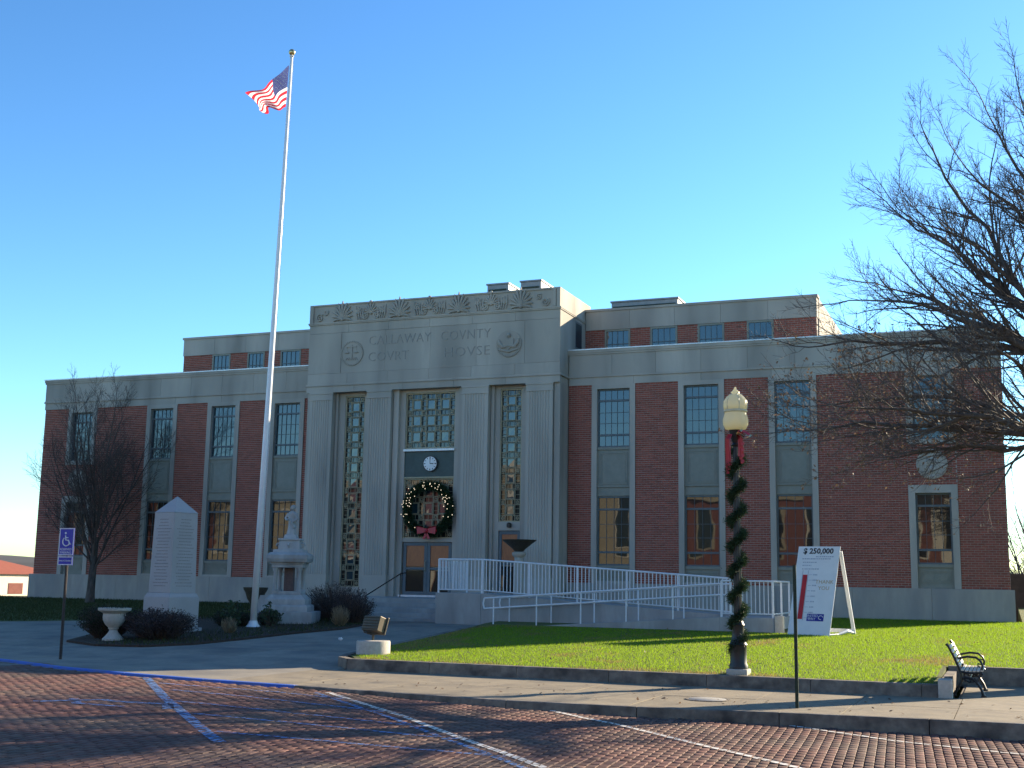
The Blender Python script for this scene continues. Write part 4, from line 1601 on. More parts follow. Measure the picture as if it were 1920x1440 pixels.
wr = thing('wreath', (-19.85, -.8, 3.35), 'big green christmas wreath with fairy lights and a red bow over the entrance', 'wreath')
WC = Vector((-19.86, -.80, 4.40))
def wf():
    a = rng.uniform(0, 2 * PI)
    b2 = rng.uniform(0, 2 * PI)
    rr = .88
    e = Vector((math.cos(a), 0, math.sin(a)))
    d = e * math.cos(b2) + Vector((0, -1, 0)) * abs(math.sin(b2))
    return WC + e * rr + d * .10, d
v, f = needles(8500, wf, .16, .018)
np_mesh('foliage', v, f, M['needle'], wr)
tor = MB()
tor.tube([WC + Vector((math.cos(a), 0, math.sin(a))) * .88 for a in np.linspace(0, 2 * PI, 41)], .12, 8)
tor.build('ring', M['needle'], wr, smooth=True)
sph = MB()
sph.sphere((0, 0, 0), .017, 6, 5)
bulb_me = sph.mesh('fairy_light', M['bulb'])
for k in range(62):
    a = rng.uniform(-.2, PI + .35) if k < 40 else rng.uniform(0, 2 * PI)
    if -PI * .68 < (a if a < PI else a - 2 * PI) < -PI * .32:
        continue
    r_ = .88 + rng.uniform(-.2, .2)
    share('fairy_light', bulb_me, WC + Vector((math.cos(a) * r_, -.19 + rng.uniform(-.02, .02), math.sin(a) * r_)), wr)
bw = MB()
BC = WC + Vector((.03, -.20, -.80))
for sg in (-1, 1):
    P = [BC, BC + Vector((sg * .15, -.04, .10)), BC + Vector((sg * .36, -.03, .14)), BC + Vector((sg * .40, 0, 0)), BC + Vector((sg * .30, .01, -.10)), BC + Vector((sg * .12, 0, -.05)), BC]
    for i in range(len(P) - 1):
        bw.add([P[i] + Vector((0, -.05, .03)), P[i + 1] + Vector((0, -.05, .03)), P[i + 1] + Vector((0, .07, -.03)), P[i] + Vector((0, .07, -.03))], [(0, 1, 2, 3)])
    # flat front of each loop
    bw.xz([(BC.x, BC.z - .06), (BC.x + sg * .36, BC.z - .13), (BC.x + sg * .40, BC.z + .15), (BC.x, BC.z + .06)][::sg], BC.y - .05, BC.y - .04)
    bw.xz([(BC.x + sg * .02, BC.z - .03), (BC.x + sg * .16, BC.z - .30), (BC.x + sg * .05, BC.z - .32), (BC.x - sg * .05, BC.z - .05)][::sg], BC.y - .03, BC.y - .024)
bw.sphere(BC + Vector((0, -.05, 0)), .08, 8, 6)
bw.build('bow', M['red'], wr)

# ------------------------------------------------------------------ flagpole and flag
FB = Vector((-20.09, -11.63, bz(-20, -11.63)))
FT = Vector((-19.70, -11.63, 17.52))
fp = thing('flagpole', FB, 'tall white flagpole standing in the planting bed', 'flagpole')
mb = MB()
mb.tube([FB, FB.lerp(FT, .3), FB.lerp(FT, .65), FT], [.098, .088, .068, .042], 16)
mb.build('pole', M['pole'], fp, smooth='all')
mb = MB()
mb.lathe([(.22, FB.z - .05), (.22, FB.z + .03), (.14, FB.z + .12), (.118, FB.z + .2)], FB.x, FB.y, 16)
mb.build('base_collar', M['pole'], fp, smooth=True)
mb = MB()
mb.lathe([(.05, FT.z), (.07, FT.z + .03), (.03, FT.z + .07)], FT.x, FT.y, 12)
mb.build('truck', M['pole'], fp, smooth=True)
mb = MB()
mb.sphere(FT + Vector((0, 0, .16)), .10, 14, 10)
mb.build('ball', M['gold'], fp, smooth='all')
mb = MB()
mb.tube([FB + Vector((.16, 0, 1.2)), FT + Vector((.08, 0, -.1))], .006, 4)
mb.build('halyard', M['pole'], fp)

def flag_pos(s, t):
    """s along the fly 0..1, t down the hoist 0..1"""
    top = Vector((-19.78, -11.63, 17.28))
    bot = Vector((-19.83, -11.63, 15.92))
    h = top.lerp(bot, t)
    e_top = Vector((-21.48, -11.20, 16.66))
    e_bot = Vector((-20.82, -11.35, 16.02))
    e = e_top.lerp(e_bot, t ** .8)
    e.x += .10 * math.sin(t * 7)
    p = h.lerp(e, s)
    sag = math.sin(PI * s) * .10
    p.z -= sag * (1 - t) * .3 - .03 * math.sin(s * 9 + t * 2)
    p.y += .17 * s * math.sin(s * 11 + t * 4.5) + .12 * s * math.sin(t * 8 + s * 5)
    p.x += .05 * s * math.sin(t * 9 + 2)
    return p
fl = MB()
NS, NT = 48, 26
vs = [flag_pos(i / NS, j / NT) for j in range(NT + 1) for i in range(NS + 1)]
for j in range(NT):
    for i in range(NS):
        a = j * (NS + 1) + i
        stripe = j // 2
        mi = 0 if stripe % 2 == 0 else 1
        if i < NS * .4 and j < 14:
            mi = 2
        fl.f.append((a, a + 1, a + NS + 2, a + NS + 1))
        fl.mi.append(mi)
fl.v = [tuple(p) for p in vs]
flag_o = single(fl, 'flag', [M['flagred'], M['flagwhite'], M['flagblue']], 'american flag with stars and stripes flying from the flagpole', 'flag', smooth='all')
stars = MB()
for r in range(9):
    for c in range(6 if r % 2 == 0 else 5):
        s = (.035 + .066 * c + (.033 if r % 2 else 0)) * 1.0
        t = (.05 + r * .055)
        for off in (-.006, .006):
            pts = []
            for k in range(10):
                a = 2 * PI * k / 10
                rr = .030 if k % 2 == 0 else .013
                pts.append(flag_pos(s + rr * math.sin(a) * .62, t - rr * math.cos(a) * 1.0) + Vector((0, off, 0)))
            stars.add(pts, [tuple(range(10))])
flag_o['_o'] = tuple(flag_o.location)
stars.build('stars', M['flagwhite'], flag_o)

# ------------------------------------------------------------------ monuments
OB = Vector((-21.2, -13.95, bz(-21, -14)))
ob = thing('obelisk', OB, 'pale square stone war memorial obelisk with a pointed cap', 'monument')
def rot_square(mb, cx, cy, h0, h1, z0, z1, ang):
    vs = []
    for h, z in ((h0, z0), (h1, z1)):
        for k in range(4):
            a = ang + PI / 4 + k * PI / 2
            vs.append((cx + h * 1.41421 * math.cos(a), cy + h * 1.41421 * math.sin(a), z))
    mb.add(vs, [(3, 2, 1, 0), (4, 5, 6, 7), (0, 1, 5, 4), (1, 2, 6, 5), (2, 3, 7, 6), (3, 0, 4, 7)])
OA = R(-13)
for nm, h0, h1, z0, z1 in (('step', .60, .60, -.1, .14), ('base', .52, .52, .14, .94), ('base_cap', .52, .46, .94, 1.06), ('shaft', .44, .405, 1.06, 3.22), ('cap', .42, .01, 3.22, 3.68)):
    mb = MB()
    rot_square(mb, OB.x, OB.y, h0, h1, OB.z + z0, OB.z + z1, OA)
    mb.build(nm, M['granite'], ob, bevel=.012)
# engraved panels of names on the two faces in view
for k in (0, 1, 2, 3):
    a = OA + k * PI / 2
    nrm = Vector((math.cos(a), math.sin(a), 0))
    if nrm.y > .2:
        continue
    ax = Vector((-nrm.y, nrm.x, 0))
    mb = MB()
    for r in range(22):
        z = 1.25 + r * .085
        hw = .24 + .05 * math.sin(r * 2.2)
        if r > 19:
            hw = .16
        x = -hw
        d = .44 - .035 * (z - 1.06) / 2.16 + .001
        while x < hw:
            w = rng.uniform(.02, .07)
            mb.obox(OB + nrm * d + ax * (x + w / 2) + Vector((0, 0, z)), ax, nrm, (0, 0, 1), w / 2, .003, .012)
            x += w + .018
    mb.build('engraving', M['engrave'], ob, kind='stuff')

FO = Vector((-20.35, -9.4, bz(-20.3, -9.4)))
fo = thing('fountain_monument', FO, 'pale marble monument of columns under a canopy topped by a draped statue', 'monument')
FA = R(22)
def fsq(nm, *secs, m='marble', bev=.01):
    mb = MB()
    for h0, h1, z0, z1 in secs:
        rot_square(mb, FO.x, FO.y, h0, h1, FO.z + z0, FO.z + z1, FA)
    return mb.build(nm, M[m], fo, bevel=bev)
fsq('step', (.86, .86, -.1, .34))
fsq('step', (.68, .68, .34, .50), (.68, .62, .50, .54))
fsq('base', (.60, .60, .54, .70), (.60, .46, .70, .84), (.44, .44, .84, .94))
fsq('pier', (.14, .14, .94, 1.64), m='pier')
fax = (Vector((math.cos(FA), math.sin(FA), 0)), Vector((-math.sin(FA), math.cos(FA), 0)))
for sx_, sy_ in ((-1, -1), (1, -1), (1, 1), (-1, 1)):
    c = FO + fax[0] * .36 * sx_ + fax[1] * .36 * sy_
    mb = MB()
    mb.lathe([(.085, c.z + .94), (.085, c.z + .98), (.062, c.z + 1.0), (.058, c.z + 1.52), (.075, c.z + 1.55), (.095, c.z + 1.6), (.095, c.z + 1.64)], c.x, c.y, 14)
    mb.build('column', M['marble'], fo, smooth=True)
fsq('entablature', (.47, .47, 1.64, 1.74), (.50, .50, 1.74, 1.80))
fsq('canopy', (.58, .62, 1.80, 1.90), (.62, .62, 1.90, 2.02), (.62, .50, 2.02, 2.10), (.46, .44, 2.10, 2.18))
fsq('pedestal', (.33, .30, 2.18, 2.46), (.34, .34, 2.46, 2.52), (.20, .17, 2.52, 2.64))
for sg in (-1, 1):
    for q in (0, 1):
        mb = MB()
        c = FO + fax[q] * .30 * sg + Vector((0, 0, 2.3))
        P = []
        for s in np.linspace(0, 1, 12):
            a = s * 2.6 * PI
            P.append(c + fax[q] * sg * (.05 + .09 * (1 - s) * math.cos(a)) + Vector((0, 0, .10 * (1 - s) * math.sin(a))))
        mb.tube(P, .025, 6)
        mb.build('volute', M['marble'], fo, smooth=True)
# statue: one continuous draped figure
def figure():
    mb = MB()
    c = FO + Vector((0, 0, 2.62))
    prof = [(.0, 0), (.15, .0), (.155, .05), (.135, .18), (.125, .32), (.135, .42), (.12, .50), (.135, .60), (.14, .66), (.10, .71), (.045, .735), (.045, .76)]
    n = 20
    vs, fs = [], []
    for r, z in prof:
        for k in range(n):
            a = 2 * PI * k / n
            fold = 1 + (.10 * math.sin(7 * a + z * 6) if z < .45 else .03 * math.sin(5 * a))
            vs.append((c.x + r * fold * math.cos(a) * 1.0 + .03 * math.sin(z * 4), c.y + r * fold * math.sin(a) * .8, c.z + z))
    for j in range(len(prof) - 1):
        for k in range(n):
            a, b2 = j * n + k, j * n + (k + 1) % n
            fs.append((a, b2, b2 + n, a + n))
    fs.append(tuple(range((len(prof) - 1) * n, len(prof) * n)))
    mb.add(vs, fs)
    mb.sphere(c + Vector((.02, -.02, .83)), .078, 14, 10, sc=(.85, 1, 1.15))
    mb.sphere(c + Vector((.02, .02, .85)), .085, 12, 8, sc=(1, .9, 1))
    mb.sphere(c + Vector((.02, -.095, .82)), .016, 6, 5)
    mb.tube([c + Vector((-.12, 0, .66)), c + Vector((-.19, -.05, .52)), c + Vector((-.10, -.14, .46)), c + Vector((0, -.15, .50))], [.05, .045, .036, .028], 8)
    mb.tube([c + Vector((.14, 0, .66)), c + Vector((.20, -.03, .50)), c + Vector((.12, -.13, .40))], [.05, .045, .03], 8)
    mb.tube([c + Vector((-.14, .03, .68)), c + Vector((.0, -.12, .45)), c + Vector((.14, -.06, .22))], [.03, .04, .05], 8)
    mb.sphere(c + Vector((.0, .0, -.0)), .16, 10, 6, sc=(1, .8, .3))
    o = mb.build('statue', M['marble'], fo, smooth='all')
    rm = o.modifiers.new('remesh', 'REMESH')
    rm.mode = 'VOXEL'
    rm.voxel_size = .014
    rm.use_smooth_shade = True
    sm = o.modifiers.new('smooth', 'SMOOTH')
    sm.iterations = 2
    return o
figure()

# braziers at the sides of the entrance
def brazier(x, y, z0, top, label):
    t = thing('brazier', (x, y, z0), label, 'brazier', 'bronze braziers flanking the entrance')
    mb = MB()
    h = top - z0
    mb.lathe([(.26, z0), (.26, z0 + .1), (.17, z0 + .14), (.15, top - .60), (.21, top - .54), (.24, top - .50), (.24, top - .43), (.17, top - .40)], x, y, 18)
    mb.build('pedestal', M['stone'], t, smooth=True)
    mb = MB()
    mb.lathe([(.13, top - .40), (.17, top - .37), (.22, top - .31), (.45, top - .12), (.585, top - .02), (.60, top), (.55, top), (.40, top - .1), (.05, top - .25)], x, y, 24)
    mb.build('bowl', M['darkbronze'], t, smooth=True)
brazier(-15.38, -3.0, 1.18, 3.2, 'dark bronze bowl on a stone pedestal right of the entrance, above the ramp railing')
brazier(-24.45, -3.0, .55, 2.56, 'dark bronze bowl on a stone pedestal left of the entrance, behind the fountain monument')

def urn(name, x, y, z0, prof, m, label, cat, plants=None):
    t = thing(name, (x, y, z0), label, cat)
    mb = MB()
    mb.lathe([(r, z0 + z) for r, z in prof], x, y, 24)
    mb.build('urn_body', M[m], t, smooth=True)
    if plants:
        def pf():
            a, r = rng.uniform(0, 6.28), plants[0] * math.sqrt(rng.uniform(0, 1))
            return (x + r * math.cos(a), y + r * math.sin(a), z0 + plants[1]), (math.cos(a) * .5, math.sin(a) * .5, .8)
        v, f = needles(plants[2], pf, .2, .03)
        np_mesh('leaves', v, f, M['bushleaf'], t)
    return t
UP = [(.0, 0), (.26, 0), (.26, .05), (.22, .08), (.12, .2), (.10, .26), (.13, .29), (.13, .32), (.20, .38), (.27, .50), (.28, .58), (.27, .66), (.33, .70), (.40, .74), (.41, .80), (.36, .80), (.33, .74), (.0, .70)]
urn('garden_urn', -20.9, -16.6, bz(-20.9, -16.6), UP, 'urn', 'pale cast stone urn on a flared foot in front of dark shrubs', 'urn', (.28, .72, 60))
PU = [(.0, 0), (.30, 0), (.30, .06), (.18, .12), (.20, .3), (.34, .5), (.42, .74), (.50, .86), (.52, .95), (.46, .95), (.0, .88)]
urn('bronze_planter', -25.1, -4.0, left_z(-25, -4) - .05, [(r * .85, z * .9) for r, z in PU], 'darkbronze', 'dark metal planter left of the flagpole by the wall', 'planter')
urn('terracotta_pot', -20.82, -5.0, 1.0, [(0, 0), (.13, 0), (.18, .22), (.20, .22), (.20, .27), (.16, .27), (0, .2)], 'wood', 'small brown pot on the cheek wall of the steps', 'pot')

# ------------------------------------------------------------------ street lamp with garland and bow
LX, LY, LZ = -4.64, -19.3, lawn_z(0, -19.3)
lamp = thing('street_lamp', (LX, LY, LZ), 'black street lamp with a cream acorn globe at the lawn edge', 'street lamp')
mb = MB()
mb.box(LX - .19, LX + .19, LY - .19, LY + .19, LZ - .2, LZ + .10)
mb.build('footing', M['urn'], lamp, bevel=.015)
mb = MB()
mb.lathe([(.17, LZ + .10), (.17, LZ + .16), (.15, LZ + .20), (.15, LZ + .5), (.165, LZ + .53), (.12, LZ + .62), (.105, LZ + .85), (.12, LZ + .88), (.085, LZ + .95)], LX, LY, 20)
mb.build('base', M['black'], lamp, smooth=True)
mb = MB()
n = 24
prof = [(.075, LZ + .95), (.055, 4.35)]
vs = []
for r, z in prof:
    for k_ in range(n):
        a = 2 * PI * k_ / n
        rr = r * (1 if k_ % 2 else .86)
        vs.append((LX + rr * math.cos(a), LY + rr * math.sin(a), z))
mb.add(vs, [(k_, (k_ + 1) % n, n + (k_ + 1) % n, n + k_) for k_ in range(n)])
mb.lathe([(.06, 4.35), (.085, 4.38), (.06, 4.42), (.10, 4.52), (.115, 4.62), (.13, 4.66)], LX, LY, 18)
mb.build('pole', M['black'], lamp, smooth=True)
mb = MB()
mb.lathe([(.13, 4.66), (.19, 4.68), (.232, 4.76), (.235, 4.86), (.205, 4.97), (.20, 4.99)], LX, LY, 28)
mb.build('globe', M['globe'], lamp, smooth='all')
mb = MB()
mb.lathe([(.20, 4.991), (.215, 5.0), (.225, 5.02), (.215, 5.035), (.205, 5.04)], LX, LY, 28)
mb.build('band', M['globecap'], lamp, smooth='all')
mb = MB()
mb.lathe([(.205, 5.041), (.225, 5.12), (.215, 5.21), (.165, 5.29), (.10, 5.335), (.075, 5.35), (.085, 5.375), (.06, 5.40), (.03, 5.43), (.012, 5.48)], LX, LY, 28)
mb.build('globe_top', M['globe'], lamp, smooth='all')
mb = MB()
for k_ in range(6):
    a = 2 * PI * k_ / 6
    mb.tube([(LX + .21 * math.cos(a), LY + .21 * math.sin(a), 5.04), (LX + .228 * math.cos(a), LY + .228 * math.sin(a), 5.12), (LX + .217 * math.cos(a), LY + .217 * math.sin(a), 5.21), (LX + .1 * math.cos(a), LY + .1 * math.sin(a), 5.345)], .008, 5)
mb.build('rib', M['globecap'], lamp, smooth=True)

ga = thing('garland', (LX, LY, LZ), 'dark green garland wound up the street lamp pole', 'garland')
def helix(z):
    a = z * 2 * PI / .46 + .6
    return a
def gf():
    z = rng.uniform(.55, 4.3)
    a = helix(z)
    r = .085
    c = Vector((LX + r * math.cos(a), LY + r * math.sin(a), z)) + Vector(rng.normal(0, .042, 3))
    return c, (math.cos(a), math.sin(a), rng.uniform(-.6, .6))
v, f = needles(17000, gf, .09, .013)
np_mesh('needles', v, f, M['needle'], ga)
mb = MB()
mb.tube([(LX + .085 * math.cos(helix(z)), LY + .085 * math.sin(helix(z)), z) for z in np.linspace(.5, 4.3, 160)], .042, 6)
mb.build('cord', M['needle'], ga, smooth=True)
bow = thing('ribbon_bow', (LX, LY, 4.0), 'red and gold ribbon bow tied below the lamp globe', 'bow')
mb = MB()
gold = MB()
for sgn, x0 in ((1, .10), (-1, -.10)):
    for q in range(3):
        dx = x0 * .85 + sgn * .026 * q
        ln = (.50 if sgn < 0 else .32) + .07 * q
        P = [(LX + dx * .7, LY - .10, 4.58), (LX + dx, LY - .14 - .02 * q, 4.48), (LX + dx * 1.05, LY - .13, 4.48 - ln * .6), (LX + dx * .95, LY - .12, 4.48 - ln)]
        for i in range(3):
            a, b2 = Vector(P[i]), Vector(P[i + 1])
            w = Vector((.022, .015 * (q - 1), 0))
            mb.add([a - w, a + w, b2 + w, b2 - w], [(0, 1, 2, 3)])
for k_ in range(5):
    a = -.9 + k_ * .45
    P = [Vector((LX + .08, LY - .10, 4.48)), Vector((LX + .13 + .09 * math.sin(a), LY - .2, 4.50 + .14 * math.cos(a))), Vector((LX + .20 + .03 * k_, LY - .16, 4.46 + .10 * math.cos(a))), Vector((LX + .09, LY - .10, 4.46))]
    tgt = gold if k_ % 2 == 0 else mb
    for i in range(3):
        w = Vector((.01, .03, .02))
        tgt.add([P[i] - w, P[i] + w, P[i + 1] + w, P[i + 1] - w], [(0, 1, 2, 3)])
for k_ in range(4):
    z = 4.4 - .11 * k_
    mb.add([(LX + .13, LY - .165, z), (LX + .19, LY - .17, z + .02), (LX + .19, LY - .17, z - .03), (LX + .13, LY - .165, z - .05)], [(0, 1, 2, 3)])
mb.build('ribbon', M['red'], bow)
gold.build('gold_ribbon', M['gold'], bow)

# ------------------------------------------------------------------ signs
SX, SY = -18.98, -20.6
sg = thing('parking_sign', (SX, SY, 0), 'blue wheelchair parking sign with a smaller plate on a dark post', 'sign')
mb = MB()
mb.tube([(SX + .02, SY, -.05), (SX - .0, SY, 2.8)], .032, 8)
mb.build('post', M['brownpost'], sg)
def plate(nm, z0, z1, x0, x1):
    mb = MB()
    mb.box(x0, x1, SY - .055, SY - .045, z0, z1)
    p = mb.build(nm, M['signblue'], sg)
    mb = MB()
    frame_ring(mb, x0 + .004, x1 - .004, z0 + .004, z1 - .004, .018, SY - .059, SY - .0555)
    mb.build('border', M['signwhite'], p)
    return p
p1 = plate('sign_plate', 2.20, 2.79, SX - .20, SX + .20)
p2 = plate('lower_plate', 1.99, 2.18, SX - .20, SX + .20)
mb = MB()
cx, cz, yy = SX + .0, 2.53, SY - .058
P = [(cx + .095 * math.cos(a), yy, cz - .03 + .095 * math.sin(a)) for a in np.linspace(R(130), R(400 - 50), 20)]
mb.tube(P, .014, 5)
mb.tube([(cx - .03, yy, cz + .10), (cx - .015, yy, cz + .0), (cx + .06, yy, cz - .005), (cx + .10, yy, cz - .09), (cx + .13, yy, cz - .08)], .016, 5)
mb.tube([(cx - .02, yy, cz + .055), (cx + .05, yy, cz + .05)], .012, 5)
mb.sphere((cx - .032, yy, cz + .15), .026, 8, 6, sc=(1, .3, 1))
mb.build('wheelchair_symbol', M['signwhite'], p1)
mb = MB()
text_at(mb, 'RESERVED', (SX, SY - .057, 2.33), .07, extrude=.002)
text_at(mb, 'PARKING', (SX, SY - .057, 2.26), .07, extrude=.002)
mb.build('lettering', M['signwhite'], p1)
mb = MB()
text_at(mb, 'VAN ACCESSIBLE', (SX, SY - .057, 2.085), .045, extrude=.002)
mb.build('lettering', M['signwhite'], p2)

gp_ = thing('sign_post', (-3.04, -22.85, 0), 'plain dark green steel post at the kerb', 'post')
mb = MB()
mb.xy([(-3.065, -22.88), (-3.015, -22.88), (-3.015, -22.862), (-3.033, -22.862), (-3.033, -22.83), (-3.047, -22.83), (-3.047, -22.862), (-3.065, -22.862)], -.05, 2.12)
mb.build('u_channel', M['greenpost'], gp_)
mb = MB()
for z in np.arange(.5, 2.1, .1):
    mb.lathe([(.006, z), (.006, z + .006)], -3.04, -22.885, 6)
mb.build('bolt', M['black'], gp_)

# sandwich board
SB = thing('sandwich_board', (-4.9, -8.2, .54), 'big white A frame board with a red thermometer and $ 250,000 heading', 'sandwich board')
ba = R(-8)
wax = Vector((math.cos(ba), math.sin(ba), 0))
sax = Vector((-math.sin(ba), math.cos(ba), 0))
Bf = Vector((-4.98, -8.62, lawn_z(0, -8.6) - .02))       # foot of the front panel
top = Bf + Vector((.30, .32, 2.34))
Bb = Bf + Vector((.55, .95, .04))
W2 = .56
def panel(nm, b0, t0, parent):
    up = (t0 - b0)
    L_ = up.length
    up.normalize()
    nr = wax.cross(up).normalized()
    mb = MB()
    c = (b0 + t0) / 2
    mb.obox(c, wax, nr, up, W2, .012, L_ / 2)
    return mb.build(nm, M['boardwhite'], parent, bevel=.003), up, nr, L_
front, up, nr, LB = panel('front_panel', Bf, top, SB)
for s_ in (-1, 1):
    b0, t0 = Bb + wax * W2 * s_ * .94, top + Vector((.02, .05, -.12)) + wax * W2 * s_ * .94
    lu = (t0 - b0)
    ln_ = lu.length
    lu.normalize()
    mb = MB()
    mb.obox((b0 + t0) / 2, wax, wax.cross(lu).normalized(), lu, .045, .02, ln_ / 2)
    mb.build('rear_leg', M['boardwhite'], SB, bevel=.003)
mb = MB()
mb.obox(Bb + Vector((-.02, -.05, .10)), wax, Vector((0, 0, 1)).cross(wax), (0, 0, 1), W2 * .9, .015, .05)
mb.build('cross_bar', M['boardwhite'], SB)
mb = MB()
e0, e1 = Bf + wax * W2 * .97, Bb + wax * W2 * .97
mb.tube([e0 + Vector((0, 0, .05)), e0.lerp(e1, .35) + Vector((0, 0, .04)), e0.lerp(e1, .7) + Vector((0, 0, .11)), e1 + Vector((0, 0, .05))], [.02, .03, .05, .03], 6)
mb.build('spreader', M['boardwhite'], SB)
if nr.y > 0:
    nr = -nr
def on_board(s, t, d=.0145):
    """s across -1..1, t up 0..1"""
    return Bf + wax * W2 * s + up * LB * t + nr * d
def patch(nm, s0, s1, t0, t1, m, d=.0145):
    mb = MB()
    mb.obox((on_board(s0, t0, d) + on_board(s1, t1, d)) / 2, wax, nr, up, W2 * (s1 - s0) / 2, .002, LB * (t1 - t0) / 2)
    return mb.build(nm, M[m], front)
mb = MB()
text_at(mb, '$ 250,000', on_board(-.02, .945), .20, wax, up, extrude=.002, offset=.006)
mb.build('heading', M['boardblack'], front)
patch('thermometer_bar', -.62, -.40, .185, .68, 'boardred')
mb = MB()
frame_ring2 = [(-.64, -.38, .17, .72)]
for s in (-.64, -.375):
    mb.obox(on_board(s, .45), wax, nr, up, .006, .002, LB * .28)
for k_ in range(9):
    t = .20 + k_ * .06
    mb.obox(on_board(-.25, t), wax, nr, up, .045, .002, .005)
    for q_ in range(3):
        mb.obox(on_board(-.10 + .07 * q_, t), wax, nr, up, .014, .002, .016)
mb.build('scale_marks', M['boardgrey'], front, kind='stuff')
mb = MB()
for s0, s1, t_ in ((-.1, .75, .885), (-.75, .55, .86), (-.7, -.1, .82), (-.7, -.25, .785), (-.7, .1, .745)):
    q_ = s0
    while q_ < s1:
        w_ = rng.uniform(.03, .09)
        mb.obox(on_board(q_ + w_ / 2, t_), wax, nr, up, W2 * w_ / 2, .0015, .014)
        q_ += w_ + .03
mb.build('faint_print', M['boardgrey'], front, kind='stuff')
mb = MB()
text_at(mb, 'THANK', on_board(.45, .60), .14, wax, up, extrude=.0015)
text_at(mb, 'YOU', on_board(.45, .53), .14, wax, up, extrude=.0015)
mb.build('thanks_lettering', M['boardgold'], front)
lg = patch('logo_panel', -.18, .62, .165, .245, 'boardblue')
mb = MB()
text_at(mb, 'UNITED', on_board(.05, .222, .018), .09, wax, up, extrude=.0015)
text_at(mb, 'WAY', on_board(.05, .187, .018), .09, wax, up, extrude=.0015)
c = on_board(.48, .205, .018)
mb.tube([c + wax * .06 * math.cos(a) + up * .05 * math.sin(a) for a in np.linspace(.2, 5, 10)], .010, 4)
mb.build('logo_lettering', M['signwhite'], front)

# ------------------------------------------------------------------ bench
BX0, BY0, BY1 = -1.02, -19.25, -17.75
bn = thing('bench', (-.8, -18.5, 0), 'park bench with pale slats and black cast iron ends by the lawn wall', 'bench')
for y in (BY0, BY1):
    mb = MB()
    # rear upright, seat bow and legs
    mb.tube([(-.98, y, 0.02), (-.93, y, .10), (-.86, y, .22), (-.84, y, .36), (-.87, y, .46), (-.95, y, .66), (-1.03, y, .82), (-1.07, y, .87)], [.030, .022, .022, .024, .026, .024, .022, .026], 8)
    mb.tube([(-.50, y, 0.02), (-.53, y, .12), (-.60, y, .24), (-.68, y, .30), (-.78, y, .32), (-.85, y, .30)], [.030, .022, .022, .022, .022, .02], 8)
    mb.tube([(-.86, y, .42), (-.75, y, .39), (-.62, y, .40), (-.53, y, .41), (-.50, y, .37)], .022, 8)
    mb.tube([(-.60, y, .25), (-.55, y, .34), (-.52, y, .42), (-.50, y, .52), (-.53, y, .60), (-.60, y, .655), (-.74, y, .665), (-.90, y, .63)], .019, 8)
    mb.tube([(-.53, y, .54), (-.57, y, .56), (-.575, y, .51), (-.54, y, .50)], .014, 6)
    mb.tube([(-.84, y, .30), (-.72, y, .24), (-.60, y, .26)], .013, 6)
    for xx, zz in ((-.78, .27), (-.70, .265), (-.63, .29)):
        mb.sphere((xx, y, zz), .024, 8, 6)
    mb.box(-1.01, -.94, y - .025, y + .025, 0, .03)
    mb.box(-.54, -.46, y - .025, y + .025, 0, .03)
    mb.build('end_frame', M['black'], bn, smooth=True)
for k_ in range(6):
    mb = MB()
    x = -.825 + k_ * .062
    z = .425 - .012 * math.sin(PI * k_ / 5)
    mb.box(x - .024, x + .024, BY0 - .02, BY1 + .02, z, z + .024)
    mb.build('seat_slat', M['slat'], bn, bevel=.005)
for k_ in range(5):
    mb = MB()
    t = k_ / 4
    c = Vector((-.875 - .135 * t, (BY0 + BY1) / 2, .52 + .30 * t))
    mb.obox(c, Vector((.9, 0, .42)).normalized(), (0, 1, 0), Vector((-.42, 0, .9)).normalized(), .011, (BY1 - BY0) / 2 + .02, .028)
    mb.build('back_slat', M['slat'], bn, bevel=.005)
mb = MB()
mb.tube([(-.72, BY0, .29), (-.72, BY1, .29)], .012, 6)
mb.build('tie_rod', M['black'], bn)

# floodlight on a concrete drum
fl_ = thing('floodlight', (-12.62, -18.35, .2), 'bronze box floodlight on a round white concrete footing', 'floodlight')
fz0 = lawn_z(0, -18.3)
mb = MB()
mb.lathe([(.36, fz0 - .15), (.36, fz0 + .25), (.345, fz0 + .275), (.0, fz0 + .28)], -12.62, -18.35, 28)
mb.build('footing', M['urn'], fl_, smooth=True)
mb = MB()
mb.tube([(-12.66, -18.3, fz0 + .27), (-12.66, -18.3, fz0 + .40)], .028, 8)
mb.tube([(-12.9, -18.3, fz0 + .62), (-12.88, -18.3, fz0 + .44), (-12.66, -18.3, fz0 + .39), (-12.44, -18.3, fz0 + .44), (-12.40, -18.3, fz0 + .62)], .016, 6)
mb.build('yoke', M['darkbronze'], fl_)
mb = MB()
ax_ = Vector((.95, -.30, 0)).normalized()
ay_ = Vector((.30, .95, 0)).normalized()
tilt = Matrix.Rotation(R(-18), 3, ax_)
ay2 = tilt @ ay_
az2 = tilt @ Vector((0, 0, 1))
mb.obox((-12.64, -18.3, fz0 + .61), ax_, ay2, az2, .24, .11, .16)
mb.obox(Vector((-12.64, -18.3, fz0 + .61)) + ay2 * .12, ax_, ay2, az2, .27, .02, .19)
mb.build('housing', M['darkbronze'], fl_, bevel=.012)
mb = MB()
for k_ in range(5):
    mb.obox(Vector((-12.64, -18.3, fz0 + .61)) - ay2 * .125 + az2 * (-.12 + .06 * k_), ax_, ay2, az2, .22, .02, .006)
mb.build('cooling_fin', M['darkbronze'], fl_)

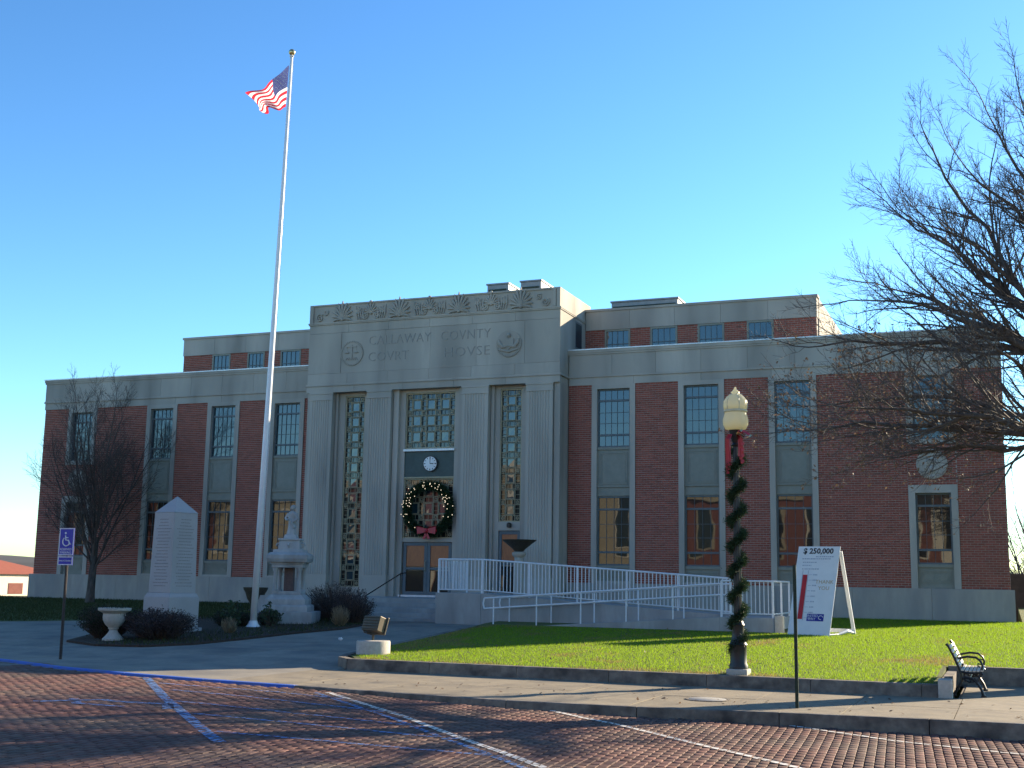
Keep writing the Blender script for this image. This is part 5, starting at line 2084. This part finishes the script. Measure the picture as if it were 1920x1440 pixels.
mb = MB()
mb.lathe([(.0, .012), (.29, .012), (.30, .006), (.30, -.01)][::-1], -4.55, -22.2, 28)
mh = thing('manhole_cover', (-4.55, -22.2, 0), 'round pale metal cover set in the sidewalk', 'manhole cover')
mb.build('cover', M['iron_cover'], mh, smooth=True)
mb = MB()
frs = []
for k_ in range(24):
    a = 2 * PI * k_ / 24
    mb.obox((-4.55 + .33 * math.cos(a), -22.2 + .33 * math.sin(a), .004), (math.cos(a), math.sin(a), 0), (-math.sin(a), math.cos(a), 0), (0, 0, 1), .02, .041, .006)
mb.build('rim', M['kerb'], mh)

mb = MB()
c = Vector((-16.0, -13.8, walk_z(0, -13.8) + .035))
mb.sphere(c, .055, 9, 6, sc=(1, .8, .7))
mb.v = [tuple(Vector(p) + Vector(rng.normal(0, .008, 3))) for p in mb.v]
single(mb, 'paper_scrap', M['white'], 'crumpled white paper scrap on the plaza', 'litter')

# ------------------------------------------------------------------ plants
def grow(mb, p, d, length, r0, level, cfg, tips):
    """branching bare limb; cfg per level: (segments, children, wander, lift, child length, sides)"""
    seg, nch, wander, lift, clen, sides = cfg[level]
    pts, rad = [p.copy()], [r0]
    d = d.normalized()
    q = p.copy()
    dirs = [d.copy()]
    r1 = r0 * (.35 if level < len(cfg) - 1 else .4)
    for i in range(seg):
        d = d + Vector(rng.normal(0, wander, 3)) + Vector((0, 0, lift))
        d.normalize()
        q = q + d * (length / seg)
        pts.append(q.copy())
        dirs.append(d.copy())
        rad.append(r0 + (r1 - r0) * (i + 1) / seg)
    mb.tube(pts, rad, sides, cap=False)
    if level + 1 >= len(cfg):
        tips.append((q.copy(), d.copy()))
        return
    for k in range(nch):
        t = .22 + .78 * (k + rng.uniform(.2, .9)) / nch
        t = min(t, .98)
        f_ = t * seg
        i = min(int(f_), seg - 1)
        bp2 = pts[i].lerp(pts[i + 1], f_ - i)
        bd = dirs[i + 1]
        side = bd.orthogonal().normalized()
        side.rotate(Matrix.Rotation(rng.uniform(0, 2 * PI), 3, bd))
        ang = rng.uniform(.45, .95)
        nd = bd * math.cos(ang) + side * math.sin(ang)
        rr = (rad[i] + (rad[i + 1] - rad[i]) * (f_ - i)) * rng.uniform(.45, .62)
        grow(mb, bp2, nd, length * clen * (1.1 - .55 * t) * rng.uniform(.7, 1.25), max(rr, .0045), level + 1, cfg, tips)
    grow(mb, q, d, length * clen * .6, max(r1, .0045), level + 1, cfg, tips)

# big bare tree whose trunk stands just right of the frame
TB = Vector((2.05, -15.0, lawn_z(0, -15)))
tr = thing('bare_tree', TB, 'large bare branching tree reaching in from the right side of the lawn', 'tree')
mb = MB()
F1 = Vector((1.75, -14.9, 4.6))
F2 = Vector((1.45, -14.7, 6.3))
F3 = Vector((1.9, -14.4, 8.2))
mb.tube([TB + Vector((0, 0, -.2)), TB + Vector((0, 0, .25)), TB + Vector((-.02, .02, 1.2)), TB + Vector((-.12, .03, 2.8)), F1, F2, F3], [.70, .50, .43, .39, .36, .28, .18], 14, cap=False)
for k_ in range(6):
    a = k_ * 1.05
    mb.tube([TB + Vector((.55 * math.cos(a), .55 * math.sin(a), -.08)), TB + Vector((.33 * math.cos(a), .33 * math.sin(a), .12)), TB + Vector((.2 * math.cos(a), .2 * math.sin(a), .55))], [.05, .12, .08], 7)
mb.build('trunk', M['bark'], tr, smooth='all')
limbs = [  # start, through-direction target, radius
    (F1, (-1.2, -14.6, 5.5), (-4.1, -14.5, 5.2), .10),
    (F1, (-.4, -15.6, 5.5), (-3.0, -16.6, 5.4), .10),
    (F1, (.3, -12.9, 5.5), (-1.8, -11.0, 6.0), .11),
    (F2, (-.6, -14.9, 7.2), (-3.6, -15.0, 7.0), .11),
    (F2, (-.3, -14.3, 7.7), (-2.0, -14.2, 8.3), .12),
    (F2, (.4, -13.8, 8.3), (-1.2, -13.4, 11.7), .12),
    (F3, (1.2, -14.6, 9.4), (.1, -15.0, 11.6), .11),
    (F3, (1.9, -14.2, 9.8), (1.5, -14.0, 12.2), .11),
    (F2, (3.0, -14.0, 8.0), (5.0, -13.2, 10.4), .12),
    (F1, (3.2, -15.6, 6.0), (6.0, -16.4, 7.3), .11),
    (F2, (1.6, -16.4, 7.9), (.9, -18.2, 9.3), .11),
    (F2, (2.0, -12.8, 8.0), (2.4, -10.4, 10.0), .11),
    (F1, (.9, -16.4, 5.7), (-.3, -18.2, 6.4), .10),
    (F2, (-.1, -14.0, 8.9), (-1.9, -13.8, 10.1), .10),
    (F3, (1.0, -14.4, 9.2), (-.5, -14.4, 10.9), .10),
    (F3, (1.6, -15.0, 9.8), (.7, -15.4, 11.7), .10),
    (F2, (.6, -15.3, 8.4), (-1.2, -16.0, 9.2), .10),
    (F2, (3.0, -12.8, 8.2), (4.6, -11.2, 9.8), .20),
    (F3, (2.8, -13.8, 9.8), (3.8, -12.8, 12.0), .17),
    (F2, (2.9, -15.6, 7.6), (4.4, -16.6, 9.4), .18),
    (F1, (3.4, -13.8, 5.8), (6.4, -12.2, 7.0), .18),
    (F1, (-.7, -14.2, 6.3), (-3.5, -13.6, 5.9), .09),
    (F2, (-.6, -15.4, 7.5), (-2.3, -16.0, 7.7), .11),
    (F2, (.0, -14.6, 8.3), (-1.5, -14.8, 9.6), .11),
    (F1, (-.2, -14.4, 4.9), (-2.2, -15.0, 4.5), .08),
    (F1, (-.5, -13.6, 5.4), (-2.9, -12.6, 5.3), .09),
]
cfg = [(6, 9, .10, .03, .52, 6), (5, 7, .12, .04, .52, 4), (4, 6, .15, .06, .55, 3), (3, 0, .18, .08, .5, 3)]
cfg_hi = cfg
tips = []
LIMB = MB()
TW = MB()
for st_, mid, end, r in limbs:
    a, m_, e = Vector(st_), Vector(mid), Vector(end)
    pts, rad, dirs = [], [], []
    n = 9
    for i in range(n + 1):
        t = i / n
        p = a * (1 - t) ** 2 + m_ * 2 * t * (1 - t) + e * t * t
        # the control point is where the limb bends
        p += Vector(rng.normal(0, .05, 3)) * (1 if 0 < i < n else 0)
        pts.append(p)
        rad.append(r * .85 * (1 - .82 * t))
    LIMB.tube(pts, rad, 8, cap=False)
    Ltot = sum((pts[i + 1] - pts[i]).length for i in range(n))
    for k_ in range(15):
        t = .14 + .86 * (k_ + rng.uniform(0, .9)) / 15
        i = min(int(t * n), n - 1)
        p = pts[i].lerp(pts[i + 1], t * n - i)
        bd = (pts[i + 1] - pts[i]).normalized()
        side = bd.orthogonal().normalized()
        side.rotate(Matrix.Rotation(rng.uniform(0, 2 * PI), 3, bd))
        ang = rng.uniform(.35, .85)
        nd = bd * math.cos(ang) + side * math.sin(ang) + Vector((0, 0, .12))
        grow(TW, p, nd, Ltot * .40 * (1.15 - .6 * t) * rng.uniform(.7, 1.2), max(.012, rad[i] * .5), 1, cfg, tips)
    grow(TW, pts[-1], (pts[-1] - pts[-2]), 1.5, rad[-1], 1, cfg, tips)
LIMB.build('limbs', M['bark'], tr, smooth='all')
TW.build('twigs', M['twig'], tr)
# a few clinging dead leaves and seed heads on the lower twigs
lv = []
for p, d in tips:
    if p.z < 7.2 and p.x < 0 and rng.uniform() < .26:
        for q in range(rng.integers(1, 4)):
            lv.append(p + Vector(rng.normal(0, .04, 3)))
V = np.zeros((len(lv), 4, 3))
for i, p in enumerate(lv):
    a = Vector(rng.normal(0, 1, 3)).normalized()
    b2 = a.orthogonal().normalized()
    s = rng.uniform(.028, .05)
    V[i] = [p - a * s, p + b2 * s * .6, p + a * s, p - b2 * s * .6]
lvo = np_mesh('leaves', V.reshape(-1, 3), np.arange(4 * len(lv)).reshape(-1, 4), M['deadleaf'], tr)

# upright bare tree in front of the left wing
T2 = Vector((-33.8, -2.45, .68))
t2 = thing('bare_tree', T2, 'small upright bare tree in front of the left brick wing', 'tree')
mb = MB()
mb.tube([T2 + Vector((0, 0, -.2)), T2 + Vector((.02, 0, .5)), T2 + Vector((.05, 0, 1.5)), T2 + Vector((.1, 0, 2.6))], [.22, .16, .14, .11], 10, cap=False)
mb.build('trunk', M['bark'], t2, smooth='all')
tips2 = []
mb2 = MB()
cfg2 = [(6, 12, .06, .05, .42, 5), (4, 8, .10, .09, .45, 3), (3, 5, .14, .12, .5, 3), (2, 0, .15, .1, .5, 3)]
for k_ in range(17):
    a = k_ * 2.4
    z = 1.1 + 1.6 * k_ / 17
    sp = .62 - .026 * k_
    grow(mb2, T2 + Vector((.03, 0, z)), Vector((math.cos(a) * sp, math.sin(a) * sp, 1)), 4.4 + rng.uniform(-.6, .6) + .05 * k_, .045, 0, cfg2, tips2)
for a, z, l in ((PI * .95, 1.6, 3.0), (PI * 1.05, 2.2, 2.6), (.1, 1.4, 2.3)):
    grow(mb2, T2 + Vector((0, 0, z)), Vector((math.cos(a), math.sin(a) * .3, .55)), l, .04, 0, cfg2, tips2)
mb2.build('crown', M['twig_red'], t2)

def shrub(name, x, y, z, r, h, n, leafm, twigm, label, cat='shrub', leaf=.022, group=None, leafn=6, parentless=False):
    t = thing(name, (x, y, z), label, cat, group)
    mb = MB()
    lv = []
    for k in range(n):
        a = rng.uniform(0, 2 * PI)
        rr = r * math.sqrt(rng.uniform(0, 1))
        b0 = Vector((x + rr * .35 * math.cos(a), y + rr * .35 * math.sin(a), z))
        hh = h * rng.uniform(.45, 1.15) * (1 - .25 * (rr / r) ** 2)
        b2 = Vector((x + rr * math.cos(a), y + rr * math.sin(a), z + hh))
        m_ = b0.lerp(b2, .5) + Vector((rng.normal(0, .05), rng.normal(0, .05), hh * .12))
        mb.tube([b0, m_, b2], [.009, .006, .003], 3, cap=False)
        for q in range(leafn):
            s = rng.uniform(.25, 1)
            lv.append(m_.lerp(b2, s) if s > .5 else b0.lerp(m_, s * 2))
    mb.build('stems', M[twigm], t)
    if leafm and lv:
        V = np.zeros((len(lv), 4, 3))
        for i, p in enumerate(lv):
            p = p + Vector(rng.normal(0, .04, 3))
            a = Vector(rng.normal(0, 1, 3)).normalized()
            b2 = a.orthogonal().normalized()
            s = leaf * rng.uniform(.7, 1.3)
            V[i] = [p - a * s, p + b2 * s * .6, p + a * s, p - b2 * s * .6]
        np_mesh('foliage', V.reshape(-1, 3), np.arange(4 * len(lv)).reshape(-1, 4), M[leafm], t)
    return t
shrub('shrub', -21.6, -16.0, bz(-21, -16), .80, .80, 560, 'bushleaf', 'twig_red', 'dark twiggy shrub left of the stone urn', leafn=9)
shrub('shrub', -20.05, -15.9, bz(-20, -16), .95, .72, 760, 'bushpurple', 'twig_red', 'purplish twiggy shrub at the foot of the obelisk', leafn=9)
shrub('shrub', -20.05, -7.1, .46, 1.1, 1.12, 1000, 'bushpurple', 'twig_red', 'tall brown leafless shrub right of the fountain monument', leafn=2)
shrub('shrub', -18.5, -8.7, bz(-18, -9), .70, .85, 520, 'bushpurple', 'twig_red', 'low brown shrub beside the entrance walk', leafn=5)
shrub('ornamental_grass', -18.25, -9.9, bz(-18, -10), .30, .55, 260, None, 'deadgrass', 'tuft of dry straw coloured grass at the bed edge by the walk', 'grass tuft')
shrub('ornamental_grass', -19.55, -13.6, bz(-19, -13.6), .24, .42, 200, None, 'deadgrass', 'tuft of dry straw coloured grass right of the obelisk', 'grass tuft')
hedge_spots = [(-21.0, -11.6, .42, .45), (-20.55, -11.5, .40, .42), (-20.15, -10.75, .36, .42)]
hl = ['dark low shrub in the bed just right of the obelisk', 'dark low shrub in the bed left of the flagpole foot', 'dark low shrub between flagpole and fountain monument']
for (x, y, r, h), lab in zip(hedge_spots, hl):
    shrub('shrub', x, y, bz(x, y), r, h, 260, 'bushleaf', 'twig_red', lab, leafn=8)
rose_spots = [(-19.72, -11.3, .28, .68), (-20.5, -12.1, .25, .62), (-21.3, -10.9, .26, .70)]
rl = ['leggy rose bush with dark leaves right of the flagpole foot', 'leggy rose bush with dark leaves left of the flagpole foot', 'leggy rose bush behind the low dark shrubs']
for (x, y, r, h), lab in zip(rose_spots, rl):
    shrub('rose_bush', x, y, bz(x, y), r, h, 26, 'rose', 'twig_red', lab, 'rose bush', leaf=.045, leafn=9)

# far right: wall and bare brush behind the building; far left: house
mb = MB()
hw = thing('stone_wall', (4, 26, .3), 'dark low wall behind the right end of the courthouse', 'wall')
for k_ in range(8):
    m2 = MB()
    m2.box(-1.2 + k_ * 1.2, -.02 + k_ * 1.2, 26, 26.4, .2, 2.6 - .0 * k_)
    m2.build('wall_block', M['hedge_d'], hw)
for i, (x, y, h) in enumerate(((1.6, 44, 6.5), (4.6, 47, 7.5), (2.6, 62, 8.5), (7.5, 60, 9))):
    t = thing('bare_tree', (x, y, -.6), ['scrubby bare tree close behind the dark wall', 'second scrubby bare tree behind the dark wall', 'pale bare tree far behind the courthouse', 'far bare tree right of the courthouse'][i], 'tree', 'bare trees behind the courthouse')
    mb = MB()
    tp = []
    c3 = [(5, 10, .1, .05, .45, 5), (4, 7, .14, .06, .5, 3), (3, 0, .16, .05, .5, 3)]
    for q in range(9):
        a = q * 2.4
        grow(mb, Vector((x, y, -.6)), Vector((math.cos(a) * .5, math.sin(a) * .5, 1)), h, .09, 0, c3, tp)
    mb.build('crown', M['twig'], t)

hs_ = thing('house', (-106, 60, -.6), 'distant low building with a red roof and a sunlit white wall beyond the left wing', 'house')
mb = MB()
mb.box(-118, -100.2, 50, 70, -.6, 1.75)
mb.build('wall', M['cream'], hs_)
mb = MB()
mb.add([(-118.4, 49.6, 1.7), (-99.8, 49.6, 1.7), (-99.8, 70.4, 1.7), (-118.4, 70.4, 1.7), (-109, 51.5, 3.5), (-109, 68.5, 3.5)], [(0, 1, 4), (1, 2, 5, 4), (2, 3, 5), (3, 0, 4, 5), (3, 2, 1, 0)])
rfo = mb.build('roof', M['rooftile'], hs_)
mb = MB()
mb.box(-103.0, -102.1, 57.5, 58.4, 1.9, 3.7)
mb.build('chimney', M['tanbrick'], rfo)
for k_ in range(5):
    mb = MB()
    mb.box(-100.19, -100.15, 51.5 + k_ * 3.6, 53.6 + k_ * 3.6, -.4, .75)
    mb.build('window', M['storebrick'], hs_)

# ------------------------------------------------------------------ street front opposite (mirrored in the ground floor windows)
def store(x0, x1, h, m, trim, label, nwin):
    h += 2.4
    t = thing('storefront_building', ((x0 + x1) / 2, -68, -.2), label, 'shop building', 'shop buildings across the street')
    mb = MB()
    mb.box(x0, x1, -82, -66, -.3, h)
    mb.build('wall', M[m], t)
    mb = MB()
    mb.box(x0, x1, -66, -65.6, h - .7, h)
    mb.box(x0, x1, -66, -65.5, 3.9, 4.4)
    mb.build('cornice', M[trim], t)
    w = (x1 - x0) / nwin
    for k in range(nwin):
        cx = x0 + (k + .5) * w
        mb = MB()
        mb.box(cx - .22 * w, cx + .22 * w, -66.0, -65.9, 5.2, h - 1.4)
        wn_ = mb.build('window', M[trim], t)
        mb = MB()
        mb.box(cx - .17 * w, cx + .17 * w, -65.9, -65.87, 5.35, h - 1.6)
        mb.build('pane', M['glass_dark'], wn_)
        mb = MB()
        mb.box(cx - .4 * w, cx + .4 * w, -66.0, -65.9, .4, 3.5)
        mb.build('shop_window', M['glass_dark'], t)
        mb = MB()
        mb.box(cx + .44 * w, cx + .56 * w if k < nwin - 1 else x1 - .003, -66.0, -65.7, -.2, 3.9)
        mb.build('pier', M[trim], t)
for i, (x0, x1, h, m, tr_, nw) in enumerate(((-118, -96, 9.4, 'storebrick', 'cream', 6), (-96, -78, 10.0, 'storebrick', 'tanbrick', 5), (-78, -62, 8.8, 'tanbrick', 'cream', 4), (-62, -44, 9.0, 'storebrick', 'cream', 5), (-44, -31, 10.2, 'tanbrick', 'cream', 4), (-31, -17, 8.6, 'storebrick', 'tanbrick', 4),
                                            (-17, -5, 10.0, 'storebrick', 'cream', 4), (-5, 6, 9.0, 'cream', 'tanbrick', 3), (6, 22, 10.4, 'storebrick', 'cream', 4))):
    store(x0, x1, h, m, tr_, ['red brick shop building at the far end of the row across the street', 'red brick shop building with tan trim near the far end across the street', 'tan brick shop building in the farther half of the row across the street', 'red brick five window shop building with cream trim across the street', 'tan brick shop building across the street', 'red brick shop building with tan trim across the street',
                             'red brick shop building with cream trim across the street', 'cream shop building across the street', 'red brick shop building farthest right across the street'][i], nw)

for o in bpy.data.objects:
    if '_o' in o:
        del o['_o']
